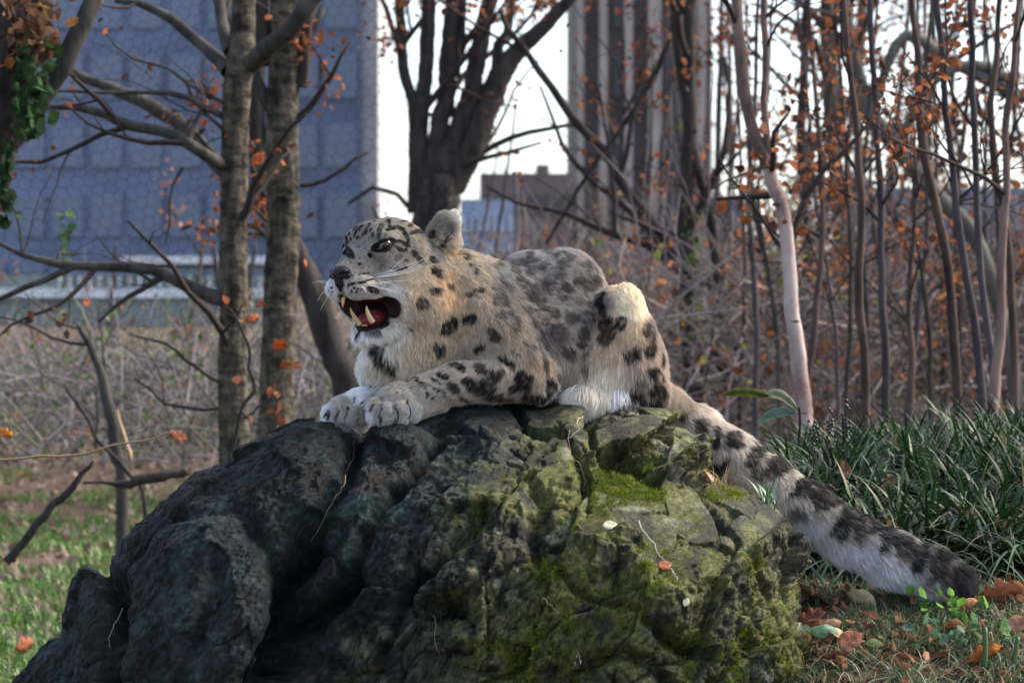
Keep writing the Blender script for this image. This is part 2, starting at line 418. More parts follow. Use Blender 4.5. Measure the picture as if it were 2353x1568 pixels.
def build_rock():
    g = 12.5
    X = np.arange(-1360, 850, g); Z = np.concatenate([np.arange(180, 640, 26), np.arange(640, 1400, g)]); Y = np.concatenate([np.arange(7300, 8200, g), np.arange(8200, 8500, 30)])
    Uu = 1176 + X[:, None] / 1000 * S / ROCK_YC + 0 * Z[None]; Vv = 784 - (Z[None] / 1000 - CAMZ) * S / ROCK_YC + 0 * X[:, None]
    d2 = poly_sd(Uu, Vv, rock_outline)
    t = np.clip(d2 / 300, 0, 1); t2 = np.clip(d2 / 620, 0, 1)
    H = 250 * (1 - (1 - t) ** 4) ** .25 + 300 * (t2 * (2 - t2)); H = np.where(d2 > 0, H, d2)
    # the left flank lies lower and further forward, the right dome bulges
    lump = 90 * np.exp(-(((Uu - 1600) / 260) ** 2 + ((Vv - 1400) / 260) ** 2)) + 70 * np.exp(-(((Uu - 430) / 230) ** 2 + ((Vv - 1400) / 190) ** 2)) \
         - 90 * np.exp(-(((Uu - 760) / 120) ** 2 + ((Vv - 1480) / 260) ** 2)) - 70 * np.exp(-(((Uu - 1440) / 110) ** 2 + ((Vv - 1075) / 70) ** 2))
    Hf = H + lump * np.clip(d2 / 60, 0, 1)
    Hb = H * .8
    yy = Y[None, :, None] - ROCK_YC * 1000
    F = np.where(yy < 0, -yy - Hf[:, None, :], yy - Hb[:, None, :]).astype(np.float32)
    F = np.maximum(F, -(Z[None, None, :] - 200))
    vol = Vol(X, Y, Z); vol.F = F / 2
    V, Q = vol.mesh(); V = relax(V, Q, 2)
    V, Q = subdivide(V, Q); V = relax(V, Q, 2)
    V, Q = subdivide(V, Q); V = relax(V, Q, 2)
    Nn = vnormals(V, Q)
    def uv(V): return 1176 + V[:, 0] * S / V[:, 1], 784 - (V[:, 2] - CAMZ * 1000) * S / V[:, 1]
    U_, W_ = uv(V)
    front = np.clip((-Nn[:, 1] + .55) / .8, 0, 1)
    right = np.clip((U_ - (960 - (W_ - 1100) * .75)) / 220, 0, 1)      # jagged part right of the great crevice
    # warp
    p = V.copy()
    warp = np.stack([fbm(p, 160, 3, 3), fbm(p, 160, 5, 3), fbm(p, 160, 9, 3)], 1)
    D = np.zeros(len(V))
    D += 26 * fbm(p, 330, 1, 4) * (1 - .3 * right)
    # faceted blocks, stretched along the bedding that runs down to the left
    def blocks(scale, stretch, seed, amp, tilt, ang):
        r = np.random.default_rng(seed)
        q = p + warp * scale * .35
        ca, sa = math.cos(ang), math.sin(ang)
        a = (q[:, 0] * ca + q[:, 2] * sa) / stretch; b = -q[:, 0] * sa + q[:, 2] * ca; c = q[:, 1] * .8
        P3 = np.stack([a, b, c], 1) / scale
        i0 = np.floor(P3).astype(np.int64); best = np.full(len(P3), 9e9); out = np.zeros(len(P3)); sec = np.full(len(P3), 9e9)
        for dx in (-1, 0, 1):
            for dy in (-1, 0, 1):
                for dz in (-1, 0, 1):
                    ci = i0 + [dx, dy, dz]
                    jx, jy, jz = [_h(ci[:, 0], ci[:, 1], ci[:, 2], seed + s) for s in (1, 2, 3)]
                    dd = P3 - ci - np.stack([jx, jy, jz], 1)
                    dist = (dd ** 2).sum(1)
                    o = (_h(ci[:, 0], ci[:, 1], ci[:, 2], seed + 4) * 2 - 1) * amp \
                        + tilt * ((_h(ci[:, 0], ci[:, 1], ci[:, 2], seed + 5) * 2 - 1) * dd[:, 0] + (_h(ci[:, 0], ci[:, 1], ci[:, 2], seed + 6) * 2 - .6) * dd[:, 1])
                    m = dist < best
                    sec = np.where(m, best, np.minimum(sec, dist)); best = np.where(m, dist, best); out = np.where(m, o, out)
        edge = np.sqrt(sec) - np.sqrt(best)
        return out, edge
    o1, e1 = blocks(125, 2.0, 11, 22, 48, math.radians(58))
    o2, e2 = blocks(48, 2.0, 23, 9, 22, math.radians(50))
    o3, e3 = blocks(19, 1.8, 37, 3.5, 9, math.radians(40))
    zone = .5 + .5 * np.clip(fbm(p, 220, 41, 2) * 3, -1, 1)
    sm = np.exp(-((U_ - 1650) / 130) ** 2 - ((W_ - 1240) / 120) ** 2) + np.exp(-((U_ - 1420) / 150) ** 2 - ((W_ - 1500) / 60) ** 2) + np.exp(-((U_ - 1090) / 70) ** 2 - ((W_ - 1110) / 50) ** 2)
    sm = 1 - .8 * np.clip(sm, 0, 1)
    o2 = o2 * sm; o3 = o3 * sm
    D += right * (o1 * .85 + o2 * (.3 + .8 * zone) + o3 * (.3 + zone)) + (1 - right) * (o1 * .42 + o2 * .16 + o3 * .16)
    D -= right * (9 * np.exp(-(e1 / .05) ** 2) + 4 * np.exp(-(e2 / .07) ** 2))
        # fine strata ridges
    ca, sa = math.cos(math.radians(60)), math.sin(math.radians(60))
    q = p + warp * 30
    st = np.stack([(q[:, 0] * ca + q[:, 2] * sa) / 4.5, -q[:, 0] * sa + q[:, 2] * ca, q[:, 1]], 1)
    rid = 1 - np.abs(fbm(st, 26, 51, 3)) * 2.5
    D += (4.2 + 3.8 * right) * rid
    st2 = np.stack([st[:, 0] * .9, st[:, 1], st[:, 2]], 1)
    D += (3.2 + 1.0 * right) * (1 - np.abs(fbm(st2, 9, 63, 3)) * 2.5)
    pit = np.clip(fbm(p, 17, 65, 3) - .12, 0, 1); D -= (8 + 18 * right) * sm * pit * (.4 + zone)
    D += 4.5 * fbm(p, 22, 61, 3) + 2.2 * fbm(p, 9, 67, 2)
    cracks = [  # photo polyline, half width px, depth mm
        ([(832, 985), (815, 1050), (790, 1110), (745, 1190), (700, 1260), (672, 1330), (668, 1430), (630, 1520), (560, 1640)], 20, 46),
        ([(700, 1240), (672, 1330), (672, 1430), (640, 1500), (580, 1640)], 40, 95),
        ([(1010, 1010), (935, 1105), (860, 1190), (838, 1230), (800, 1345), (730, 1420), (694, 1465), (640, 1600)], 12, 40),
        ([(800, 1345), (740, 1410), (690, 1480), (640, 1600)], 30, 70),
        ([(240, 1310), (272, 1350), (266, 1430), (262, 1600)], 20, 60),
        ([(262, 1296), (330, 1262), (400, 1200), (450, 1190), (515, 1190), (540, 1172)], 12, 8),
        ([(560, 1180), (610, 1260), (650, 1330)], 22, 20),
        ([(445, 1480), (490, 1390), (500, 1300)], 20, 16),
        ([(1180, 930), (1200, 960), (1215, 990), (1300, 1000), (1332, 1060), (1352, 1123), (1343, 1198), (1300, 1240), (1281, 1262)], 9, 36),
        ([(1364, 938), (1352, 985), (1368, 1030), (1375, 1060)], 10, 40),
        ([(1400, 1045), (1440, 1010), (1480, 1040), (1545, 975)], 9, 30),
        ([(1395, 1060), (1430, 1052), (1480, 1095), (1530, 1100), (1600, 1104)], 22, 48),
        ([(1597, 1112), (1640, 1180), (1697, 1255), (1740, 1340), (1801, 1456), (1850, 1560)], 9, 24),
        ([(985, 1395), (1030, 1392), (1062, 1402)], 24, 62),
        ([(1062, 1402), (1100, 1440), (1150, 1400), (1170, 1330)], 9, 22),
        ([(1220, 1100), (1245, 1160), (1225, 1230), (1240, 1290)], 16, 26),
        ([(1490, 1420), (1530, 1462), (1580, 1492), (1640, 1505)], 15, 46),
        ([(1110, 1160), (1080, 1230), (1000, 1290), (930, 1370), (900, 1460), (850, 1560)], 13, 34),
        ([(1060, 1000), (1000, 1040), (960, 1090), (900, 1160)], 8, 22),
        ([(1280, 1300), (1320, 1360), (1400, 1390), (1480, 1400)], 8, 18),
        ([(1300, 1600), (1360, 1520), (1430, 1500), (1500, 1530), (1560, 1600)], 14, 30),
        ([(1000, 985), (1050, 975), (1085, 985)], 14, 26),
    ]
    wob = fbm(p, 60, 71, 3) * 16
    for pts, w, dep in cracks:
        d = seg_dist(U_ + wob, W_ + wob * .6, pts)
        D -= dep * 1.45 * front * np.exp(-(d / w) ** 2)
    knobs = [(1345, 1235, 30, 26), (1110, 985, 40, 22), (1310, 960, 32, 20), (1470, 985, 38, 28), (1575, 1030, 38, 20), (1440, 1130, 60, 14), (1060, 1340, 44, 26),
             (1145, 1275, 40, 20), (940, 1010, 50, 12), (1560, 1150, 60, 18), (1760, 1210, 50, 16), (1540, 1395, 60, 26), (235, 1330, 40, 18), (430, 1240, 90, 18), (820, 1120, 60, 16)]
    for u, v, r, a in knobs:
        D += a * front * np.exp(-(((U_ - u) ** 2 + (W_ - v) ** 2) / r ** 2) ** 1.5)
    # keep the very top, where the cat lies, from growing
    Dc = np.minimum(D, 3) * .7
    D = np.where((Nn[:, 2] > .55) & (U_ > 725) & (U_ < 1610) & (W_ < 1000), Dc, D)
    kf = np.clip((Nn[:, 2] - .54) / .05, 0, 1) * np.clip(right * 2 - .6, 0, 1); D = D * (1 - kf) + Dc * kf
    V = V + Nn * D[:, None]
    V = relax(V, Q, 1, .15)
    V /= 1000
    U_, W_ = 1176 + V[:, 0] * S / V[:, 1], 784 - (V[:, 2] - CAMZ) * S / V[:, 1]
    # colour (lichen, moss, bare schist)
    n1 = fbm(p, 150, 81, 4); n2 = fbm(p, 40, 83, 4); n3 = fbm(p, 12, 87, 3)
    c = np.empty((len(V), 3))
    dark = np.array([.0145, .0215, .0275]); grey = np.array([.098, .098, .082]); olive = np.array([.110, .115, .034]); moss = np.array([.070, .092, .012]); brown = np.array([.052, .042, .028])
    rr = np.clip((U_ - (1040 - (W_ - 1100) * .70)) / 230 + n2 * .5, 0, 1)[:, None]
    lichen = np.clip(.42 + n1 * 1.1 + n2 * .9 + .25 * Nn[:, 2], 0, 1)[:, None]
    base_r = grey * (1 - lichen) + olive * lichen
    dkr = np.clip(.5 + n2 * 2.2 + n1, 0, 1)[:, None]
    base_r = base_r * (.38 + .95 * dkr)
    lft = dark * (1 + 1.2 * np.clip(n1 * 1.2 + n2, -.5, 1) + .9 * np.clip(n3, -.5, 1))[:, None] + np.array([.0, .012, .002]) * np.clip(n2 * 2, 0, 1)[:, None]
    topl = np.exp(-((W_ - (1160 - .2 * U_ + .0)) / 60) ** 2)[:, None]
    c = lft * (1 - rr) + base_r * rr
    br = np.clip((n2 + n3 * .5 - .28) * 4, 0, 1)[:, None] * rr
    c = c * (1 - br * .6) + brown * br * .6
    pale = np.clip((fbm(p, 60, 91, 3) - .33) * 6, 0, 1)[:, None] * (.06 + .94 * rr)
    c = c * (1 - pale * .5) + np.array([.30, .31, .25]) * pale * .5
    mossf = np.zeros(len(V))
    for u, v, a, b, k in [(1450, 1125, 75, 34, 1.5), (1385, 1130, 40, 60, .9), (1660, 1135, 70, 26, .6), (1250, 1312, 40, 26, 1.3), (1110, 1090, 80, 34, .5), (1370, 1250, 40, 26, .6), (1345, 1205, 60, 30, .4),
                          (1250, 1500, 200, 80, .55), (1500, 1330, 200, 130, .45), (1700, 1500, 190, 90, .6), (1350, 1420, 120, 60, .5), (1600, 1220, 60, 60, .45), (1090, 1200, 70, 60, .45), (1060, 1350, 50, 30, .45), (1720, 1300, 50, 90, .4), (1020, 1090, 60, 30, .3)]:
        mossf = np.maximum(mossf, k * np.exp(-(((U_ - u) / a) ** 2 + ((W_ - v) / b) ** 2)))
    mossf = np.clip(mossf * (1 + n2 * 1.9 + n3 * 2.0), 0, 1)
    mm = np.clip(mossf * 1.3, 0, 1)[:, None]
    mm = mm * (.45 + .4 * mm); c = c * (1 - mm) + moss * mm
    c = c * (1 + .35 * n3[:, None])
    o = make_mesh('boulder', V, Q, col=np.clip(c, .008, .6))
    m, nt, b = mat_new('rock'); L = nt.links.new
    a = N(nt, 'ShaderNodeAttribute'); a.attribute_name = 'Col'
    tc = N(nt, 'ShaderNodeTexCoord')
    n_a = N(nt, 'ShaderNodeTexNoise'); n_a.inputs['Scale'].default_value = 70; n_a.inputs['Detail'].default_value = 10; n_a.inputs['Roughness'].default_value = .78
    n_b = N(nt, 'ShaderNodeTexNoise'); n_b.inputs['Scale'].default_value = 420; n_b.inputs['Detail'].default_value = 3
    mr = N(nt, 'ShaderNodeMapping'); mr.inputs['Rotation'].default_value = (0, math.radians(55), 0); mp = N(nt, 'ShaderNodeMapping'); mp.inputs['Scale'].default_value = (.4, 1, 1)
    L(tc.outputs['Object'], mr.inputs[0]); L(mr.outputs[0], mp.inputs[0]); L(mp.outputs[0], n_a.inputs['Vector']); L(tc.outputs['Object'], n_b.inputs['Vector'])
    rp = N(nt, 'ShaderNodeValToRGB'); e = rp.color_ramp.elements; e[0].position = .36; e[0].color = (.12, .12, .12, 1); e[1].position = .66; e[1].color = (2.3, 2.3, 2.15, 1)
    L(n_a.outputs['Fac'], rp.inputs[0])
    mx = N(nt, 'ShaderNodeMix', data_type='RGBA', blend_type='MULTIPLY'); mx.inputs[0].default_value = 1
    L(a.outputs['Color'], mx.inputs[6]); L(rp.outputs[0], mx.inputs[7])
    # mineral specks
    vo = N(nt, 'ShaderNodeTexVoronoi'); vo.inputs['Scale'].default_value = 260; L(tc.outputs['Object'], vo.inputs['Vector'])
    r2 = N(nt, 'ShaderNodeValToRGB'); r2.color_ramp.elements[0].position = .08; r2.color_ramp.elements[0].color = (1, 1, 1, 1); r2.color_ramp.elements[1].position = .16; r2.color_ramp.elements[1].color = (0, 0, 0, 1)
    L(vo.outputs['Distance'], r2.inputs[0])
    mu = N(nt, 'ShaderNodeMath', operation='MULTIPLY'); L(r2.outputs[0], mu.inputs[0])
    sp = N(nt, 'ShaderNodeMath', operation='GREATER_THAN'); L(n_a.outputs['Fac'], sp.inputs[0]); sp.inputs[1].default_value = .56; L(sp.outputs[0], mu.inputs[1])
    mu2 = N(nt, 'ShaderNodeMath', operation='MULTIPLY'); L(mu.outputs[0], mu2.inputs[0]); mu2.inputs[1].default_value = .5
    m2 = N(nt, 'ShaderNodeMix', data_type='RGBA'); L(mu2.outputs[0], m2.inputs[0]); L(mx.outputs[2], m2.inputs[6]); m2.inputs[7].default_value = (.42, .43, .38, 1)
    L(m2.outputs[2], b.inputs['Base Color'])
    b.inputs['Roughness'].default_value = .66; b.inputs['Specular IOR Level'].default_value = .28
    bp = N(nt, 'ShaderNodeBump'); bp.inputs['Strength'].default_value = 1.0; bp.inputs['Distance'].default_value = .022; L(n_a.outputs['Fac'], bp.inputs['Height'])
    bp2 = N(nt, 'ShaderNodeBump'); bp2.inputs['Strength'].default_value = .6; bp2.inputs['Distance'].default_value = .004; L(n_b.outputs['Fac'], bp2.inputs['Height']); L(bp.outputs[0], bp2.inputs['Normal'])
    L(bp2.outputs[0], b.inputs['Normal'])
    o.data.materials.append(m)
    tag(o, 'big dark boulder with olive moss and a deep slanting crevice, under the crouching snow leopard', 'boulder')
    Nw = vnormals(V, Q)
    bvh = BVHTree.FromPolygons([Vector(v) for v in V], Q.tolist(), epsilon=0)
    return o, V, Nw, Q, mossf, bvh

rock, rockV, rockN, rockQ, rock_moss, rock_bvh = build_rock()

def cast(bvh, u, v):
    d = Vector(at(u, v, 1.0)) - Vector((0, 0, CAMZ)); d.normalize()
    return bvh.ray_cast(Vector((0, 0, CAMZ)), d, 200)

# moss cushions: tiny upright shoots on the mossy hollows
def build_moss():
    U_, W_ = 1176 + rockV[:, 0] * S / rockV[:, 1], 784 - (rockV[:, 2] - CAMZ) * S / rockV[:, 1]
    m = np.nonzero((rock_moss > .5 + .25 * rng.uniform(-1, 1, len(rock_moss))) & (rockN[:, 1] < .3))[0]
    if len(m) == 0: return
    k = rng.choice(m, 26000)
    p = rockV[k] + rng.normal(0, .0022, (len(k), 3)); n = rockN[k]
    d = n * 1.0 + rng.normal(0, .55, n.shape) + [0, 0, .5]; d /= np.linalg.norm(d, axis=1)[:, None]
    h = (rng.uniform(.003, .010, len(k)) * np.clip(rock_moss[k] * 1.3 - .3, .25, 1.1))[:, None]
    s = np.cross(d, rng.normal(0, 1, n.shape)); s /= np.linalg.norm(s, axis=1)[:, None]; s *= .0012
    V = np.stack([p - s, p + s, p + d * h], 1).reshape(-1, 3)
    g = rng.uniform(0, 1, len(k))[:, None]
    c = np.array([.055, .115, .008]) * (1 - g) + np.array([.18, .23, .02]) * g
    gold = (rng.uniform(0, 1, len(k)) < .12 + .4 * (rock_moss[k] < .7))[:, None]; c = np.where(gold, [.24, .17, .03], c)
    o = make_mesh('moss', V, tris=np.arange(len(V)).reshape(-1, 3), mat=simple_mat('moss', (0, 0, 0), .8, .1, attr=True, trans=.25), parent=rock, col=np.repeat(c, 3, 0), smooth=False)
    o['kind'] = 'stuff'
build_moss()
# ------------------------------------------------------------------ snow leopard
def mm(u, v, y):
    """photo pixel + depth offset in mm behind the 8 m plane -> world millimetres"""
    return at(u, v, 8.0 + y / 1000.0) * 1000
HT, HL = np.array([.643, .766, 0]), np.array([.766, -.643, 0]); HW = np.array([0, 0, 1.])
NOSE = mm(778, 629, -190)
def hp(t, l, w): return NOSE + HT * t + HL * l + HW * w
HA = [HT, HL, HW]

TAIL = [(1455, 890, 160), (1530, 935, 190), (1600, 985, 175), (1680, 1048, 140), (1760, 1108, 90), (1850, 1172, 30), (1950, 1236, -20), (2050, 1286, -55), (2140, 1318, -75), (2192, 1336, -85)]
TAILR = [60, 42, 42, 46, 48, 50, 50, 51, 48, 38]

def build_body():
    X = np.concatenate([np.arange(-460, -115, 2.5), np.arange(-115, 400, 5.5), np.arange(400, 1120, 8)])
    Z = np.concatenate([np.arange(860, 1260, 8), np.arange(1260, 1480, 4.0), np.arange(1480, 1830, 2.6)])
    Y = np.concatenate([np.arange(7640, 7880, 3.2), np.arange(7880, 8420, 7)])
    w = Vol(X, Y, Z)
    # trunk -------------------------------------------------
    w.ell(mm(1275, 765, 90), (140, 130, 172), 40)
    w.ell(mm(1210, 672, 90), (92, 90, 88), 40)
    w.ell(mm(1300, 655, 100), (72, 80, 76), 40)
    w.ell(mm(1240, 800, 10), (180, 140, 112), 50)
    w.ell(mm(1150, 760, 10), (105, 100, 118), 50)
    w.ell(mm(1370, 850, 20), (100, 120, 72), 40)
    w.ell(mm(940, 835, -40), (108, 85, 84), 40)
    w.ell(mm(1030, 800, -20), (110, 95, 95), 50)
    w.cone([mm(975, 640, -30), mm(1075, 695, 0), mm(1130, 730, 20)], [84, 98, 108], 40)
    w.cone([mm(985, 740, -45), mm(960, 800, -50)], [92, 88], 40)
    # near fore leg -----------------------------------------
    w.cone([mm(1110, 730, -60), mm(1150, 790, -95), mm(1208, 848, -120)], [78, 70, 56], 24)
    w.cone([mm(1222, 866, -120), mm(1140, 868, -140), mm(1050, 880, -150), mm(975, 902, -160)], [50, 46, 40, 36], 16)
    w.ell(mm(925, 923, -162), (54, 46, 40), 12)
    for u, v, y, r in [(864, 944, -190, 19), (888, 951, -206, 20), (917, 949, -206, 21), (947, 941, -190, 18)]:
        w.cone([mm(u + 24, v - 28, y + 24), mm(u + 3, v - 6, y + 2), mm(u, v + 8, y)], [14, r, r - 1], 3)
    w.cone([mm(960, 925, -150), mm(1010, 918, -150)], [34, 24], 14)
    # far fore leg ------------------------------------------
    w.cone([mm(960, 880, -60), mm(880, 915, -70), mm(830, 930, -90)], [48, 36, 32], 16)
    w.ell(mm(805, 937, -100), (46, 40, 30), 12)
    for u, v, y, r in [(758, 950, -116, 15), (780, 953, -134, 17), (806, 954, -140, 17), (832, 952, -134, 16)]:
        w.cone([mm(u + 20, v - 24, y + 22), mm(u + 2, v - 4, y + 2), mm(u, v + 6, y)], [12, r, r - 1], 3)
    # hind quarter ------------------------------------------
    w.ell(mm(1432, 840, 10), (92, 105, 112), 24)
    w.ell(mm(1470, 870, 60), (58, 70, 80), 24)
    w.cone([mm(1430, 697, -70), mm(1448, 760, -62), mm(1462, 850, -40)], [41, 47, 54], 14)
    w.cone([mm(1398, 700, -74), mm(1418, 700, -76)], [30, 34], 10)
    w.cone([mm(1420, 740, -70), mm(1395, 820, -60), mm(1370, 880, -50)], [40, 46, 48], 18)
    w.cone([mm(1490, 900, -10), mm(1420, 912, -60), mm(1340, 915, -90)], [42, 34, 30], 14)
    w.cone([mm(*p) for p in TAIL], TAILR, 22)
    # head ---------------------------------------------------
    w.ell(hp(174, 0, 22), (106, 97, 106), 22, HA)
    w.ell(hp(114, 0, 54), (56, 73, 62), 20, HA)
    for s in (-1, 1):
        w.ell(hp(96, s * 48, 84) if s > 0 else hp(112, -40, 80), (28, 25, 13), 16, HA)            # brow
        w.ell(hp(150, s * 66, -40), (70, 46, 66), 22, HA)          # cheek
        w.cone([hp(60, s * 34, -32), hp(115, s * 62, -42)], [26, 26], 14)
        w.ell(hp(40, s * 27, -30), (38, 31, 29), 9, HA)            # whisker pads
        w.cone([hp(102, s * 16, -133), hp(130, s * 36, -124), hp(165, s * 54, -100)], [19, 22, 34], 12)
    w.cone([hp(100, 0, 40), hp(58, 0, 17), hp(22, 0, 4)], [45, 36, 27], 12)
    w.ell(hp(104, 0, -137), (25, 28, 20), 12, HA)                  # chin
    w.ell(hp(200, 80, -70), (60, 55, 60), 26, HA)                  # ruff
    w.ell(hp(215, 60, -100), (50, 60, 50), 30, HA)
    # orbital trough between bridge and cheek
    w.ell(hp(66, 46, 30), (24, 16, 18), 12, HA, op='sub'); w.ell(hp(66, -46, 30), (24, 16, 18), 12, HA, op='sub')
    # mouth cavity
    cav = Vol(X, Y, Z)
    cav.ell(hp(76, 0, -85), (56, 58, 37), 4, HA); cav.ell(hp(128, 0, -86), (34, 38, 28), 10, HA)
    cav.ell(hp(90, 52, -82), (24, 40, 37), 6, HA); cav.ell(hp(90, -52, -82), (24, 40, 33), 6, HA)
    cav.ell(hp(40, 0, -82), (40, 40, 22), 8, HA)
    w.F = -smin(-w.F, cav.F, 5)
    # lips: slight rim round the lower jaw
    w.cone([hp(112, 48, -114), hp(100, 32, -122), hp(90, 0, -124), hp(100, -32, -122), hp(112, -48, -114)], [5, 6, 7, 6, 5], 5)
    # eyes sockets
    for s in (-1, 1): w.ell(hp(80, s * 63, 66) if s > 0 else hp(88, -56, 58), (17, 17, 11), 5, HA, op='sub')
    # ears ----------------------------------------------------
    e1 = np.array([.80, .50, -.33]); e1 /= np.linalg.norm(e1)
    def ear(c, r, axes, inner):
        w.ell(c, r, 12, axes); w.ell(c + inner, (r[0] * .66, r[1] * .62, r[2] * .9), 7, axes, op='sub')
    up = np.array([.25, .1, .96]); up /= np.linalg.norm(up); nrm = np.array([-.35, -.93, .1]); nrm -= up * (nrm @ up); nrm /= np.linalg.norm(nrm); side = np.cross(up, nrm)
    w.ell(mm(1022, 552, -60), (30, 26, 28), 14); w.ell(mm(1000, 541, -45), (26, 22, 26), 16)
    ear(mm(1030, 526, -66), (22, 38, 13), [side, up, nrm], nrm * 12 - up * 8); w.ell(mm(1013, 518, -62), (17, 26, 12), 10, [side, up, nrm])
    ear(mm(880, 540, 62), (30, 30, 14), [side, up, nrm], -nrm * 8)
    V, Q = w.mesh(); cavv = cav
    V = relax(V, Q, 2, .4)
    return V, Q, cav

catV, catQ, cav = build_body()
catN = vnormals(catV, catQ)
cat_bvh = BVHTree.FromPolygons([Vector(v / 1000) for v in catV], catQ.tolist(), epsilon=0)

def cuv(Vmm): return 1176 + Vmm[:, 0] * S / Vmm[:, 1], 784 - (Vmm[:, 2] - CAMZ * 1000) * S / Vmm[:, 1]

# base coat colours, with some light painted in: photo px -> linear rgb
COAT = [(800, 600, .42, .39, .36), (770, 600, .34, .33, .33), (785, 592, .36, .34, .32), (850, 560, .52, .50, .48), (840, 520, .42, .39, .35), (900, 505, .44, .41, .36), (960, 505, .50, .40, .28), (800, 560, .44, .41, .38),
    (930, 560, .38, .35, .31), (900, 600, .44, .40, .36), (835, 640, .50, .46, .40), (765, 655, .70, .70, .72), (800, 670, .52, .50, .46), (880, 640, .50, .45, .38), (930, 640, .47, .40, .32), (960, 680, .52, .42, .32), (905, 670, .62, .60, .57),
    (925, 720, .62, .57, .50), (860, 765, .78, .77, .77), (850, 785, .80, .79, .78), (900, 760, .66, .62, .55), (960, 740, .55, .43, .31), (1000, 600, .46, .40, .33), (1020, 640, .66, .48, .31), (1040, 690, .66, .48, .31), (1030, 580, .50, .39, .27),
    (1045, 500, .56, .54, .50), (1010, 520, .34, .31, .27), (1025, 530, .36, .33, .29), (1035, 555, .50, .44, .36),
    (1070, 610, .46, .40, .33), (1090, 650, .48, .40, .31), (1100, 700, .52, .43, .33), (1050, 740, .55, .43, .31), (1010, 790, .58, .46, .33), (950, 800, .58, .48, .36), (880, 830, .60, .53, .43), (835, 810, .74, .71, .66), (840, 880, .76, .76, .78), (830, 910, .78, .79, .82),
    (930, 860, .62, .52, .42), (1150, 640, .34, .32, .31), (1200, 590, .50, .48, .48), (1270, 580, .50, .48, .46), (1340, 610, .38, .34, .32), (1250, 660, .31, .28, .27), (1330, 700, .29, .26, .25), (1160, 700, .33, .29, .26), (1200, 740, .36, .31, .27),
    (1130, 760, .44, .36, .28), (1250, 780, .33, .29, .27), (1330, 800, .38, .33, .29), (1230, 840, .48, .38, .29), (1160, 830, .50, .42, .34), (1100, 840, .50, .43, .36), (1050, 870, .48, .43, .37), (1120, 900, .42, .38, .33), (1190, 900, .38, .32, .26),
    (1300, 850, .52, .44, .37), (1290, 900, .92, .88, .82), (1330, 890, .82, .72, .62), (1370, 890, .78, .68, .58), (1400, 860, .72, .63, .53), (1430, 900, .72, .71, .72), (1380, 800, .60, .48, .36), (1430, 690, .80, .68, .53), (1455, 710, .80, .68, .52), (1455, 750, .74, .58, .42), (1495, 740, .30, .26, .24), (1390, 690, .34, .30, .28), (1400, 740, .5, .38, .28),
    (1400, 780, .58, .44, .32), (1460, 800, .60, .48, .38), (1500, 780, .36, .30, .26), (1500, 840, .46, .38, .31), (1520, 880, .46, .38, .31), (1470, 880, .42, .35, .29), (1530, 930, .46, .40, .34),
    (1000, 900, .50, .46, .40), (920, 890, .46, .42, .37), (870, 920, .44, .41, .37), (855, 950, .60, .61, .64), (880, 950, .42, .40, .38), (920, 950, .38, .36, .34), (945, 955, .50, .50, .50), (990, 925, .56, .52, .46), (748, 950, .74, .76, .80), (775, 950, .44, .42, .40), (800, 930, .42, .39, .35), (830, 950, .36, .34, .31),  # blue white of the leftmost toes is sky light painted in
    (1600, 980, .62, .56, .50), (1680, 1030, .62, .56, .50), (1700, 1080, .70, .60, .50), (1780, 1090, .60, .54, .47), (1780, 1150, .68, .60, .52), (1880, 1160, .50, .45, .40), (1850, 1220, .62, .62, .66), (1960, 1210, .48, .44, .40), (1950, 1280, .66, .67, .74),  # tail base lightened in the colour to offset the shade on it
    (2080, 1260, .42, .39, .37), (2050, 1320, .68, .69, .76), (2150, 1290, .30, .28, .27), (2130, 1360, .56, .57, .64), (2200, 1330, .16, .15, .16)]
COAT = np.array(COAT, float)

